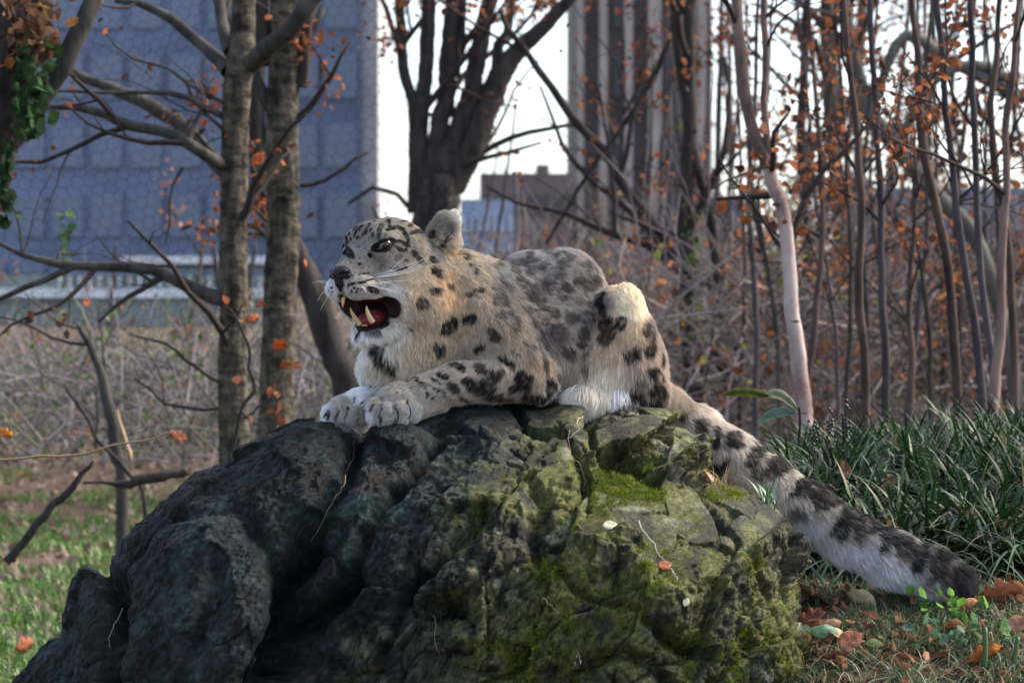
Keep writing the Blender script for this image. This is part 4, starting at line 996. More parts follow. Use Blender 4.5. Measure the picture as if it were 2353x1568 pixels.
# whiskers
def whisker(u0, v0, pts, r=.75, y=None):
    h = cast(cat_bvh, u0, v0)
    if h[0] is None: return
    base = np.array(h[0]) * 1000; P = [base]
    y0 = base[1] - 8000
    for i, (u, v, dy) in enumerate(pts): P.append(mm(u, v, y0 + dy))
    P = spline(P, 14); T = Tubes(); T.add(P / 1000, np.linspace(r, .25, 14) / 1000, 5); rehome(T.build('whisker', whisk_m), cat)
for w_ in [((868, 633), [(900, 628, -30), (940, 616, -42), (986, 586, -48)]), ((866, 635), [(905, 631, -34), (950, 617, -48), (984, 592, -55)]), ((862, 637), [(900, 633, -25), (950, 622, -40), (980, 600, -42)]),
           ((870, 648), [(905, 646, -35), (935, 643, -50), (953, 636, -60)]), ((846, 652), [(880, 650, -30), (900, 652, -40), (914, 662, -46)]), ((850, 656), [(870, 660, -24), (895, 666, -34), (906, 672, -38)]), ((895, 624), [(905, 612, -20), (918, 602, -26), (930, 592, -30)]),
           ((830, 658), [(838, 664, -16), (842, 672, -22)]), ((858, 631), [(900, 622, -22), (945, 606, -35), (975, 594, -40)])]: whisker(*w_[0], w_[1])
for w_ in [((762, 655), [(745, 650, 30), (728, 645, 50)]), ((763, 660), [(742, 672, 20), (728, 692, 40)]), ((761, 650), [(740, 645, 40), (716, 650, 70)]), ((764, 664), [(748, 690, 20), (736, 712, 30)])]: whisker(*w_[0], w_[1], r=.6)
# ------------------------------------------------------------------ trees
def bark(name, c1, c2, scale=14, stretch=(1, 1, .25), bump=.8, ring=0.0):
    m, nt, b = mat_new(name); L = nt.links.new
    tc = N(nt, 'ShaderNodeTexCoord'); mp = N(nt, 'ShaderNodeMapping'); mp.inputs['Scale'].default_value = stretch
    nz = N(nt, 'ShaderNodeTexNoise'); nz.inputs['Scale'].default_value = scale; nz.inputs['Detail'].default_value = 8; nz.inputs['Roughness'].default_value = .65
    L(tc.outputs['Object'], mp.inputs[0]); L(mp.outputs[0], nz.inputs['Vector'])
    rp = N(nt, 'ShaderNodeValToRGB'); e = rp.color_ramp.elements; e[0].position = .36; e[0].color = (*c1, 1); e[1].position = .64; e[1].color = (*c2, 1)
    L(nz.outputs['Fac'], rp.inputs[0]); L(rp.outputs[0], b.inputs['Base Color'])
    b.inputs['Roughness'].default_value = .9; b.inputs['Specular IOR Level'].default_value = .15
    bp = N(nt, 'ShaderNodeBump'); bp.inputs['Strength'].default_value = bump; bp.inputs['Distance'].default_value = .03; L(nz.outputs['Fac'], bp.inputs['Height'])
    if ring:
        mp2 = N(nt, 'ShaderNodeMapping'); mp2.inputs['Scale'].default_value = (.6, .6, 1.0); L(tc.outputs['Object'], mp2.inputs[0])
        n2 = N(nt, 'ShaderNodeTexNoise'); n2.inputs['Scale'].default_value = 26; n2.inputs['Detail'].default_value = 5; L(mp2.outputs[0], n2.inputs['Vector'])
        r3 = N(nt, 'ShaderNodeValToRGB'); e = r3.color_ramp.elements; e[0].position = .35; e[0].color = (.35, .35, .35, 1); e[1].position = .6; e[1].color = (1.35, 1.35, 1.3, 1); L(n2.outputs['Fac'], r3.inputs[0])
        mx = N(nt, 'ShaderNodeMix', data_type='RGBA', blend_type='MULTIPLY'); mx.inputs[0].default_value = 1; L(rp.outputs[0], mx.inputs[6]); L(r3.outputs[0], mx.inputs[7]); L(mx.outputs[2], b.inputs['Base Color'])
        b2 = N(nt, 'ShaderNodeBump'); b2.inputs['Strength'].default_value = ring; b2.inputs['Distance'].default_value = .03; L(n2.outputs['Fac'], b2.inputs['Height']); L(bp.outputs[0], b2.inputs['Normal']); bp = b2
    L(bp.outputs[0], b.inputs['Normal'])
    return m
bk_oak = bark('oak_bark', (.030, .026, .021), (.115, .10, .080), 30, ring=1.0)
bk_dark = bark('dark_bark', (.018, .016, .016), (.058, .050, .047), 18)
bk_grey = bark('grey_bark', (.028, .027, .026), (.085, .080, .074), 14)
bk_pink = bark('pale_pink_bark', (.17, .11, .10), (.38, .30, .28), 12, (1, 1, .5), .2)
bk_red = bark('reddish_bark', (.028, .021, .020), (.105, .072, .064), 9, (1, 1, .3), .4)
bk_violet = bark('violet_grey_bark', (.030, .027, .034), (.080, .070, .080), 9, (1, 1, .3), .4)
bk_pale = bark('pale_peeling_bark', (.20, .135, .125), (.46, .38, .36), 10, (1, 1, .5), .4)
bk_mid = bark('brown_pink_bark', (.050, .034, .030), (.22, .155, .14), 9, (1, 1, .35), .4)
bk_twig = simple_mat('twig_bark', (.038, .031, .030), .9, .1)
leaf_mat = simple_mat('autumn_leaf', (0, 0, 0), .7, .15, attr=True, trans=.35, noise=.4, scale=42, bump=.5)

def limb_pts(pts, Y, dY=0.0, wob=.5, n=None, seed=0):
    """pts (u,v[,extra depth]) -> smooth 3-D polyline"""
    P = np.array([at(p[0], p[1], Y + (p[2] if len(p) > 2 else 0)) for p in pts])
    L = np.linalg.norm(np.diff(P, axis=0), axis=1).sum()
    n = n or int(max(6, min(60, L / (.05 + .002 * Y))))
    Q = spline(P, n)
    s = np.arange(n)[:, None] * (24.0 / n) + seed * 31.7
    j = np.concatenate([fbm(np.concatenate([s * .22, s * 0 + k * 9.3, s * 0], 1), 1.0, 401 + k, 3)[:, None] for k in range(3)], 1)
    j[0] = 0
    return Q + j * wob * .0028 * Y * np.clip(np.linspace(0, 3, n), 0, 1)[:, None]

def interp_r(rs, n, Y):
    return np.interp(np.linspace(0, 1, n), np.linspace(0, 1, len(rs)), rs) * .5 * Y / S

def grow(tb, P, R, depth, dens, lean=(0, 0, .25), lens=(.5, 1.2), leafpts=None, ang=(35, 70), rmin=.0035, prob=1.0, t0=.15):
    """sprout side twigs along a polyline, recursively"""
    P = np.asarray(P); n = len(P); L = np.linalg.norm(np.diff(P, axis=0), axis=1).sum()
    k = rng.poisson(max(dens * L, .3))
    for _ in range(int(k)):
        t = rng.uniform(t0, 1); i = min(int(t * (n - 1)), n - 2)
        base = P[i]; T = P[i + 1] - P[i]; T = T / (np.linalg.norm(T) + 1e-9)
        r0 = min(float(R[i]) * .6, rmin * (1 + 2.2 * depth))
        a = rng.normal(0, 1, 3); a -= T * (a @ T); a /= np.linalg.norm(a) + 1e-9
        th = math.radians(rng.uniform(*ang)); d = T * math.cos(th) + a * math.sin(th) + np.array(lean) * rng.uniform(.3, 1.2); d /= np.linalg.norm(d)
        ln = rng.uniform(*lens) * (1.15 - .5 * t); m = 7
        pts = [base]; dd = d.copy()
        for s in range(m - 1):
            dd = dd + rng.normal(0, .16, 3) + np.array(lean) * .10; dd /= np.linalg.norm(dd); pts.append(pts[-1] + dd * ln / (m - 1))
        pts = np.array(pts); rr = np.linspace(r0, max(r0 * .3, rmin * .45), m)
        tb.add(pts, rr, 4 if r0 > .008 else 3)
        if leafpts is not None: leafpts.extend(pts[3:])
        if depth > 1: grow(tb, pts, rr, depth - 1, dens * 1.6, lean, (lens[0] * .5, lens[1] * .5), leafpts, ang, rmin, t0=.1)

LEAFPOLY = np.array([(0, 0), (.12, .14), (.30, .20), (.34, .10), (.48, .26), (.60, .24), (.62, .10), (.78, .18), (.86, .08), (1, 0), (.86, -.08), (.78, -.18), (.62, -.10), (.60, -.24), (.48, -.26), (.34, -.10), (.30, -.20), (.12, -.14)])
def leaves_mesh(name, P, size, parent, cols, kind='stuff', simple=True, droop=.5):
    """a cluster of bent leaves as one mesh"""
    n = len(P)
    if n == 0: return
    P = np.asarray(P); d = rng.normal(0, 1, (n, 3)); d[:, 2] -= droop * 1.6; d /= np.linalg.norm(d, axis=1)[:, None]
    s = np.cross(d, rng.normal(0, 1, (n, 3))); s /= np.linalg.norm(s, axis=1)[:, None]; nn = np.cross(s, d)
    L = size * rng.uniform(.6, 1.35, n)[:, None]; W = L * rng.uniform(.22, .42, n)[:, None]; c = L * rng.uniform(-.2, .25, n)[:, None]
    V = np.stack([P, P + d * L * .35 + s * W + nn * c, P + d * L * .75 + s * W * .8 + nn * c * .4, P + d * L, P + d * L * .75 - s * W * .8 + nn * c * .4, P + d * L * .35 - s * W + nn * c, P + d * L * .5 - nn * c * .3], 1)
    o = np.arange(n)[:, None] * 7
    tr = np.concatenate([o + np.array(t) for t in [(0, 1, 6), (1, 2, 6), (2, 3, 6), (3, 4, 6), (4, 5, 6), (5, 0, 6)]])
    cols = np.asarray(cols); cc = cols[rng.integers(0, len(cols), n)] * rng.uniform(.6, 1.3, (n, 1))
    ob = make_mesh(name, V.reshape(-1, 3), tris=tr, mat=leaf_mat, parent=None, col=np.repeat(cc, 7, 0), smooth=False)
    if parent is not None: rehome(ob, parent)
    if kind: ob['kind'] = kind
    return ob
ORANGE = [(.25, .085, .034), (.19, .070, .034), (.12, .050, .032), (.30, .105, .038), (.075, .038, .030), (.05, .03, .025)]
PALEO = [(.40, .20, .13), (.33, .14, .08), (.28, .11, .05)]

def tree(name, label, cat_, Y, trunks, limbs=(), bark_m=None, limb_m=None, twig=(2, 2.0), lens=(.4, 1.2), leaf=None, sides=14, group=None, rough=.06, lean=(0, 0, .25), rmin=.0035, ground=True, tang=(35, 70), twig_m=None):
    bark_m = bark_m or bk_dark; limb_m = limb_m or bark_m
    p0 = at(trunks[0][0][0][0], trunks[0][0][0][1], Y)
    g = empty(name, (float(p0[0]), Y, float(ground_z(p0[0], Y)))); tag(g, label, cat_, group)
    tb = Tubes(); lp = []
    for k, (pts, rs) in enumerate(trunks):
        pts = list(pts)
        if ground and k == 0:
            zb = float(ground_z(p0[0], Y)) - .1; vb = 784 + (CAMZ - zb) * S / Y
            if vb > pts[0][1] + 10: pts = [(pts[0][0], vb)] + pts; rs = [rs[0] * 1.15] + list(rs)
        P = limb_pts(pts, Y, seed=k + len(name), n=70 if sides > 10 else 34); R = interp_r(rs, len(P), Y)
        T = Tubes(); T.add(P, R, sides, rough=rough); o = T.build('trunk' if k == 0 else 'stem', bark_m); rehome(o, g)
        grow(tb, P, R, twig[0], twig[1], lean, lens, lp, tang, rmin, t0=.35)
    for k, (pts, rs) in enumerate(limbs):
        P = limb_pts(pts, Y, seed=k + 50 + len(name)); R = interp_r(rs, len(P), Y)
        T = Tubes(); T.add(P, R, max(6, sides - 4), rough=rough); o = T.build('limb', limb_m); rehome(o, g)
        grow(tb, P, R, twig[0], twig[1] * 1.5, lean, lens, lp, tang, rmin)
    o = tb.build('twigs', twig_m or bk_twig)
    if o: rehome(o, g); o['kind'] = 'stuff'
    if leaf and lp:
        n, size, cols = leaf; lp = np.array(lp); k = rng.integers(0, len(lp), n)
        # leaves hang in loose bunches
        seeds = lp[rng.integers(0, len(lp), max(3, n // 5))]
        base = seeds[rng.integers(0, len(seeds), n)] + rng.normal(0, size * 1.1, (n, 3))
        leaves_mesh('leaves', base, size, g, cols)
    return g

tree('oak_tree', 'nearer of the two brown oak trunks left of the leopard, with low branches reaching left', 'tree', 13.5,
     [([(540, 1060), (538, 900), (541, 700), (540, 500), (545, 300), (556, 150), (562, -40)], [72, 68, 66, 64, 62, 66, 50])],
     [([(520, 385, .0), (440, 335, -.2), (400, 312), (300, 288), (250, 268), (190, 252), (150, 247), (70, 246)], [30, 26, 26, 24, 22, 20, 14, 8]),
      ([(575, 150), (620, 105, -.2), (665, 65, -.3), (735, -20, -.4)], [44, 42, 40, 38]),
      ([(525, 165), (495, 125, .1), (440, 80, .2), (385, 40, .2), (340, 12, .3), (270, -5, .3)], [36, 30, 26, 24, 18, 12]),
      ([(530, 120), (515, 60, .1), (495, -20, .2)], [34, 28, 24]),
      ([(520, 270), (470, 250), (430, 225), (370, 213), (300, 212), (240, 215), (150, 212), (100, 217)], [16, 14, 13, 12, 10, 9, 7, 5]),
      ([(515, 300), (450, 240), (410, 170), (290, 128), (235, 70)], [9, 8, 7, 6, 4]),
      ([(515, 690, .0), (470, 672), (420, 648), (370, 625), (330, 612), (250, 608), (200, 605), (150, 608), (60, 588), (0, 560), (-40, 540)], [34, 32, 30, 28, 26, 24, 22, 20, 14, 9, 6]),
      ([(190, 606), (150, 620), (80, 650), (30, 672), (-30, 700)], [18, 16, 14, 12, 9]),
      ([(420, 385), (400, 420), (390, 480), (375, 560)], [8, 7, 6, 4])],
     bark_m=bk_oak, limb_m=bk_grey, twig=(3, 1.1), lens=(.3, .9), leaf=(150, .032, ORANGE), sides=26, rough=.05, rmin=.0024)
tree('oak_tree', 'farther of the two brown oak trunks, just left of the leopard\'s face', 'tree', 14.5,
     [([(632, 1040), (640, 900), (645, 750), (650, 600), (654, 400), (656, 200), (656, -40)], [86, 80, 78, 76, 74, 74, 70])],
     [([(690, 200), (705, 100), (712, -30)], [32, 30, 28]),
      ([(610, 150), (600, 60), (590, -20)], [40, 44, 42]),
      ([(690, 425), (740, 418), (800, 380), (850, 345)], [12, 10, 8, 5]),
      ([(620, 250), (600, 200), (560, 140), (520, 60), (505, -20)], [30, 30, 28, 28, 26])],
     bark_m=bk_oak, limb_m=bk_dark, twig=(3, 1.2), lens=(.3, 1.1), leaf=(330, .034, ORANGE), rmin=.0024, sides=26, rough=.05)
tree('leaning_tree', 'dark tree leaning left behind the two oak trunks, foot beside the leopard\'s chest', 'tree', 17,
     [([(800, 920), (770, 830), (735, 740), (700, 640), (655, 540), (615, 450), (595, 350), (590, 200), (600, 60), (610, -30)], [70, 64, 66, 60, 50, 44, 40, 36, 34, 30])],
     [([(600, 470), (520, 400), (460, 330), (390, 265), (320, 232), (240, 200), (140, 150)], [40, 38, 36, 34, 32, 26, 20]),
      ([(615, 330), (640, 200), (700, 100), (740, 20)], [26, 24, 20, 14])],
     bark_m=bk_dark, limb_m=bk_grey, twig=(2, .8), lens=(.4, 1.0), leaf=(60, .05, ORANGE), sides=14)
# many-stemmed tree against the sky
tree('many_stemmed_tree', 'dark tree splitting into a fan of thick stems above the leopard\'s head', 'tree', 22,
     [([(1000, 620), (1000, 540), (1000, 460), (1005, 400), (1040, 330)], [112, 110, 102, 92, 66]),
      ([(955, 490), (950, 380), (944, 250), (930, 160), (918, 60), (908, -30)], [40, 30, 26, 26, 24, 22]),
      ([(965, 430), (968, 300), (975, 200), (985, 90), (988, -30)], [44, 38, 36, 36, 34]),
      ([(985, 420), (1010, 300), (1025, 200), (1032, 100), (1045, -30)], [50, 44, 42, 42, 38]),
      ([(1010, 420), (1055, 300), (1080, 200), (1100, 110), (1135, -30)], [60, 50, 44, 42, 34]),
      ([(1030, 430), (1085, 330), (1120, 250), (1150, 175), (1200, 110), (1260, 50), (1330, -20)], [74, 66, 60, 54, 42, 34, 26])],
     [([(1140, 190), (1150, 120), (1165, 60), (1180, -20)], [30, 26, 22, 18]), ([(1050, 180), (1060, 90), (1065, -20)], [14, 16, 18]),
      ([(1070, 380), (1130, 335), (1200, 310), (1270, 297), (1350, 290)], [16, 15, 13, 11, 8]), ([(985, 490), (930, 470), (895, 440), (865, 430), (800, 470)], [14, 12, 10, 12, 7])],
     bark_m=bk_dark, twig=(2, 1.3), lens=(.5, 1.6), leaf=(600, .042, ORANGE), sides=12, rmin=.0045)
# tree at the left edge with ivy
ivy_tree = tree('ivy_clad_tree', 'thick dark trunk at the left edge, hung with green ivy and brown leaves', 'tree', 12.5,
     [([(-60, 700), (-40, 500), (-10, 350), (10, 200), (30, 100), (40, -40)], [70, 76, 90, 110, 120, 130])],
     [([(30, 330), (90, 240), (130, 170), (165, 100), (225, -20)], [40, 44, 46, 44, 42])],
     bark_m=bk_dark, limb_m=bk_grey, twig=(2, 1.2), lens=(.3, .8), leaf=(60, .05, ORANGE), sides=20)
ivp = np.array([at(rng.normal(72, 20), rng.uniform(100, 300), 12.3 + rng.normal(0, .08)) for _ in range(260)] + [at(rng.normal(10, 9), rng.uniform(300, 510), 12.3) for _ in range(80)])
leaves_mesh('ivy', ivp, .05, ivy_tree, [(.02, .055, .02), (.03, .075, .03), (.05, .09, .05), (.03, .05, .02)])
ivb = np.array([at(rng.normal(85, 26), rng.uniform(-10, 120), 12.25 + rng.normal(0, .08)) for _ in range(160)])
leaves_mesh('dead_leaves', ivb, .05, ivy_tree, [(.13, .07, .04), (.09, .05, .03), (.18, .10, .05)])
# pale pink sapling
tree('pale_barked_tree', 'slender tree with smooth pale pink bark and a fork, right of the leopard\'s back', 'tree', 12,
     [([(1850, 1010), (1845, 950), (1832, 850), (1820, 740), (1808, 600), (1795, 490), (1778, 420), (1768, 385), (1752, 345)], [40, 40, 38, 34, 32, 32, 33, 30, 15])],
     [([(1768, 385), (1745, 330), (1722, 270), (1710, 200), (1692, 100), (1686, -30)], [30, 28, 26, 28, 26, 22]),
      ([(1768, 390), (1765, 300), (1757, 200), (1755, 100), (1754, -30)], [20, 17, 16, 16, 15])],
     bark_m=bk_pale, limb_m=bk_mid, twig=(3, 1.4), lens=(.3, .9), leaf=(110, .045, ORANGE), sides=16, rough=.05)
pt = bpy.data.objects['pale_barked_tree']
for (u, v, r) in [(1786, 470, 20), (1824, 738, 20), (1828, 768, 19), (1839, 905, 19), (1846, 948, 20)]:
    kn = sphere_part('knot', at(u, v, 12 - .015) * 1000, r * 1.25, bk_red, pt, scale=(.8, .7, .30), n=10)
SAP = [
 ('slim sapling with dark reddish stem, first one right of the pale tree', [(1985, 1010), (1980, 800), (1978, 650), (1980, 450), (1962, 250), (1935, -30)], [26, 24, 24, 20, 18, 16], bk_red, 12.5),
 ('violet grey sapling, straight and close beside the reddish one', [(2030, 990), (2030, 800), (2030, 600), (2022, 400), (2008, 200), (1998, -30)], [24, 22, 20, 18, 17, 15], bk_violet, 12.8),
 ('thin dark sapling left of the forked reddish one', [(2088, 940), (2092, 750), (2100, 550), (2106, 430), (2100, 300)], [18, 16, 14, 12, 8], bk_red, 14),
 ('reddish sapling forking at half height, in the middle of the right group', [(2200, 960), (2185, 760), (2168, 560), (2150, 450), (2122, 340), (2112, 200), (2100, 50), (2094, -30)], [28, 26, 24, 26, 26, 20, 16, 14], bk_red, 12.2),
 ('violet grey sapling bending left near the top', [(2255, 950), (2240, 800), (2222, 620), (2196, 430), (2175, 250), (2158, 60), (2150, -30)], [26, 24, 22, 20, 18, 16, 15], bk_violet, 11.8),
 ('straight dark violet sapling against the bright sky, second from the right edge', [(2290, 940), (2268, 780), (2252, 520), (2238, 250), (2232, 80), (2230, -30)], [20, 20, 18, 17, 16, 15], bk_violet, 11.6),
 ('peeling pinkish sapling near the right edge', [(2280, 930), (2290, 780), (2305, 600), (2315, 450), (2312, 300), (2330, 120), (2345, -30)], [30, 28, 24, 22, 18, 16, 15], bk_mid, 11.5),
 ('dark crooked sapling that kinks left near the right edge', [(2330, 900), (2318, 700), (2310, 480), (2290, 400), (2278, 250), (2290, 100), (2300, -30)], [22, 22, 20, 22, 18, 16, 14], bk_red, 13),
]
for lab, pts, rs, bm, Y in SAP:
    rs = [q * .86 for q in rs]
    tree('sapling', lab, 'sapling', Y, [(pts, rs)], [], bark_m=bm, twig=(3, 1.7), lens=(.3, 1.1), leaf=(100, .030, ORANGE), rmin=.0022, sides=10, rough=.11, group='slim saplings on the right')
for k in range(16):
    u0 = 1700 + k * 42 + rng.normal(0, 14); Yk = rng.uniform(15, 20); w_ = rng.uniform(9, 17); l0 = rng.normal(0, 26); l1 = rng.normal(0, 34)
    tree('thin_sapling', 'thin grey brown sapling standing among the wood at the right, behind the nearer stems', 'sapling', Yk, [([(u0, 960), (u0 + l0 * .4, 720), (u0 + l0, 480), (u0 + l0 + l1 * .5, 230), (u0 + l0 + l1, -30)], [w_, w_ * .95, w_ * .85, w_ * .7, w_ * .55])], [],
         bark_m=[bk_red, bk_violet, bk_dark, bk_grey][k % 4], twig=(3, 1.1), lens=(.4, 1.2), leaf=(80, .036, ORANGE), sides=7, rmin=.0028, group='thin saplings deeper in the right hand wood')
tree('lichen_grey_tree', 'thick pale lichen grey trunk leaning right through the saplings at the right', 'tree', 18,
     [([(2330, 900), (2290, 700), (2230, 540), (2140, 440), (2060, 350), (2000, 260), (1960, 120), (1930, -30)], [34, 34, 36, 40, 40, 36, 34, 30])],
     [([(2060, 350), (2130, 200), (2230, 150), (2330, 190)], [20, 24, 26, 24]), ([(2000, 260), (2080, 90), (2200, 150), (2352, 230)], [18, 28, 28, 24])],
     bark_m=bark('lichen_bark', (.045, .045, .042), (.15, .15, .135), 8), twig=(2, 1.0), lens=(.5, 1.4), leaf=(260, .04, ORANGE), sides=12, rmin=.005)
tree('forked_tree', 'dark two trunked tree in front of the stone tower, behind the leopard\'s raised knee', 'tree', 20,
     [([(1592, 930), (1588, 800), (1584, 660), (1578, 500), (1585, 300), (1590, 100), (1590, -30)], [50, 48, 44, 34, 34, 30, 26]),
      ([(1700, 900), (1650, 820), (1645, 700), (1635, 560), (1615, 420), (1590, 300), (1560, 150), (1545, -30)], [44, 34, 26, 24, 20, 18, 16, 14])],
     [([(1640, 670), (1560, 620), (1490, 570), (1400, 530), (1300, 490), (1200, 470), (1120, 430)], [18, 18, 17, 15, 12, 10, 7]),
      ([(1550, 600), (1500, 520), (1440, 440), (1390, 350), (1310, 260), (1240, 170), (1180, 80), (1150, 20)], [26, 26, 24, 22, 20, 18, 14, 12]),
      ([(1540, 590), (1440, 480), (1340, 400), (1290, 330), (1240, 200)], [14, 13, 12, 10, 6]),
      ([(1650, 840), (1600, 800), (1540, 760)], [16, 12, 8]),
      ([(1255, 560), (1300, 480), (1370, 370), (1440, 280), (1500, 180), (1540, 90)], [8, 9, 10, 10, 9, 7])],
     bark_m=bk_dark, twig=(3, 1.1), lens=(.5, 1.5), leaf=(380, .040, ORANGE), sides=12, rmin=.004)
tree('slender_tree', 'thin dark tree rising between the pale tree and the first reddish sapling', 'tree', 21,
     [([(1868, 960), (1860, 760), (1850, 500), (1845, 300), (1850, 100), (1860, -30)], [30, 28, 24, 22, 20, 18])],
     [([(1860, 700), (1920, 620), (2000, 560), (2090, 480)], [12, 11, 9, 6]), ([(1860, 860), (1960, 780), (2100, 720), (2250, 620), (2340, 560)], [12, 13, 12, 10, 8]), ([(1850, 420), (1900, 340), (1930, 250), (1980, 180)], [16, 14, 10, 7])],
     bark_m=bk_dark, twig=(2, 1.6), lens=(.5, 1.4), leaf=(700, .042, ORANGE), sides=10, rmin=.005)
tree('slender_tree', 'pair of grey stems high up in the sky between the saplings, bearing many brown leaves', 'tree', 24,
     [([(1945, 960), (1930, 700), (1925, 400), (1905, 200), (1900, -30)], [40, 38, 36, 34, 30])],
     [([(1925, 420), (1870, 560), (1830, 700), (1700, 950)][::-1], [40, 30, 26, 20]), ([(1920, 300), (1960, 200), (1980, -30)], [20, 20, 18])],
     bark_m=bk_grey, twig=(2, 1.6), lens=(.5, 1.6), leaf=(500, .042, ORANGE), sides=10, rmin=.006)
# dead snag and fallen branches on the left slope
tree('broken_snag', 'broken grey tree stub with a pale splintered side on the left slope', 'dead tree', 15,
     [([(280, 1115), (272, 1050), (262, 960), (245, 900), (215, 800), (180, 750)], [30, 30, 30, 26, 16, 8])],
     [([(268, 940), (290, 1010), (300, 1060)], [6, 14, 10])], bark_m=bk_grey, limb_m=simple_mat('split_wood', (.38, .26, .18), .8, .2, noise=.3, scale=20), twig=(2, .9), lens=(.3, .8), sides=10)
tree('leaning_stick', 'dark dead stick leaning low on the grassy left slope', 'stick', 12,
     [([(15, 1290), (60, 1235), (110, 1170), (170, 1110), (215, 1060)], [20, 20, 18, 16, 6])], [], bark_m=bk_dark, twig=(1, .5), lens=(.1, .3), sides=8, ground=False)
tree('fallen_branch', 'short thick broken branch lying level left of the boulder', 'branch', 13,
     [([(190, 1108), (240, 1108), (285, 1115), (330, 1098), (380, 1092), (430, 1084)], [6, 8, 20, 26, 24, 18])], [], bark_m=bk_dark, twig=(1, .3), lens=(.1, .2), sides=8, ground=False)
tree('leaning_pole', 'long thin bare sapling slanting down behind the broken snag', 'sapling', 14,
     [([(330, 1160), (290, 1090), (240, 1020), (200, 960), (150, 880)], [10, 10, 9, 8, 5])], [], bark_m=bk_dark, twig=(2, 1.2), lens=(.2, .6), sides=7)
tree('thin_vine', 'long thin pale vine stretched low across the left edge', 'vine', 10.5,
     [([(-20, 1056), (60, 1052), (140, 1046), (200, 1040), (280, 1022), (340, 1005), (400, 985)], [6, 6, 6, 6, 5, 5, 4])], [], bark_m=simple_mat('vine_bark', (.22, .16, .09), .8, .2), twig=(1, .2), lens=(.1, .2), sides=6, ground=False)
tree('climbing_vine', 'dark twisting vine climbing the nearer oak trunk with a red leaf', 'vine', 13.0,
     [([(525, 1060), (540, 1000), (552, 940), (578, 900), (570, 840), (562, 780), (535, 720), (512, 700)], [10, 10, 9, 9, 8, 7, 6, 5])],
     [([(560, 960), (600, 930), (640, 900)], [6, 5, 3]), ([(552, 940), (580, 965), (605, 975)], [6, 5, 3])], bark_m=bk_dark, twig=(2, 1.2), lens=(.15, .4), leaf=(12, .05, [(.20, .07, .035)]), sides=7, ground=False)
tree('bare_branch', 'arched bare branch reaching left from behind the nearer oak at knee height', 'branch', 13.7,
     [([(512, 880), (470, 860), (425, 820), (390, 790), (340, 778), (300, 770)], [10, 9, 8, 7, 5, 3])], [([(512, 935), (460, 938), (400, 935), (350, 900), (310, 870)], [9, 8, 7, 5, 3])], bark_m=bk_dark, twig=(2, 1.6), lens=(.15, .4), sides=6, ground=False)

# loose bright leaves caught on twigs near the oaks
big = [((640, 795), .075, (.42, .12, .03), 'largest bright orange leaf cluster in front of the second oak trunk'), ((655, 838), .05, (.36, .11, .035), 'small orange leaf just under the large bright one'), ((594, 368), .085, (.42, .11, .03), 'orange leaf hanging between the two oak trunks high up'),
       ((582, 730), .06, (.30, .09, .04), 'brown curled leaf between the two oak trunks at mid height'), ((413, 738), .055, (.35, .10, .04), 'orange leaf hanging from a thread twig left of the nearer oak'), ((410, 1002), .06, (.34, .11, .05), 'brown oak leaf over the green slope left of the nearer oak'),
       ((703, 605), .05, (.38, .13, .06), 'orange leaf beside the leopard\'s nose on the leaning tree'), ((210, 665), .045, (.55, .36, .03), 'yellow leaf under the long horizontal branch at left'), ((195, 695), .045, (.30, .08, .03), 'rust leaf just under the yellow one'), ((12, 995), .05, (.55, .22, .03), 'bright orange leaf at the left edge above the grass'),
       ((430, 525), .045, (.06, .04, .03), 'dark dry curled leaf against the blue building, left of the nearer oak'), ((600, 700), .05, (.36, .10, .04), 'orange leaf beside the fork of the second oak'), ((580, 965), .055, (.20, .065, .04), 'dark red leaf at the foot of the nearer oak'), ((20, 1285), .05, (.34, .08, .02), 'rust leaf low at the left edge on the slope'), ((60, 1480), .09, (.34, .12, .06), 'curled brown leaf at the left edge beside the boulder foot')]
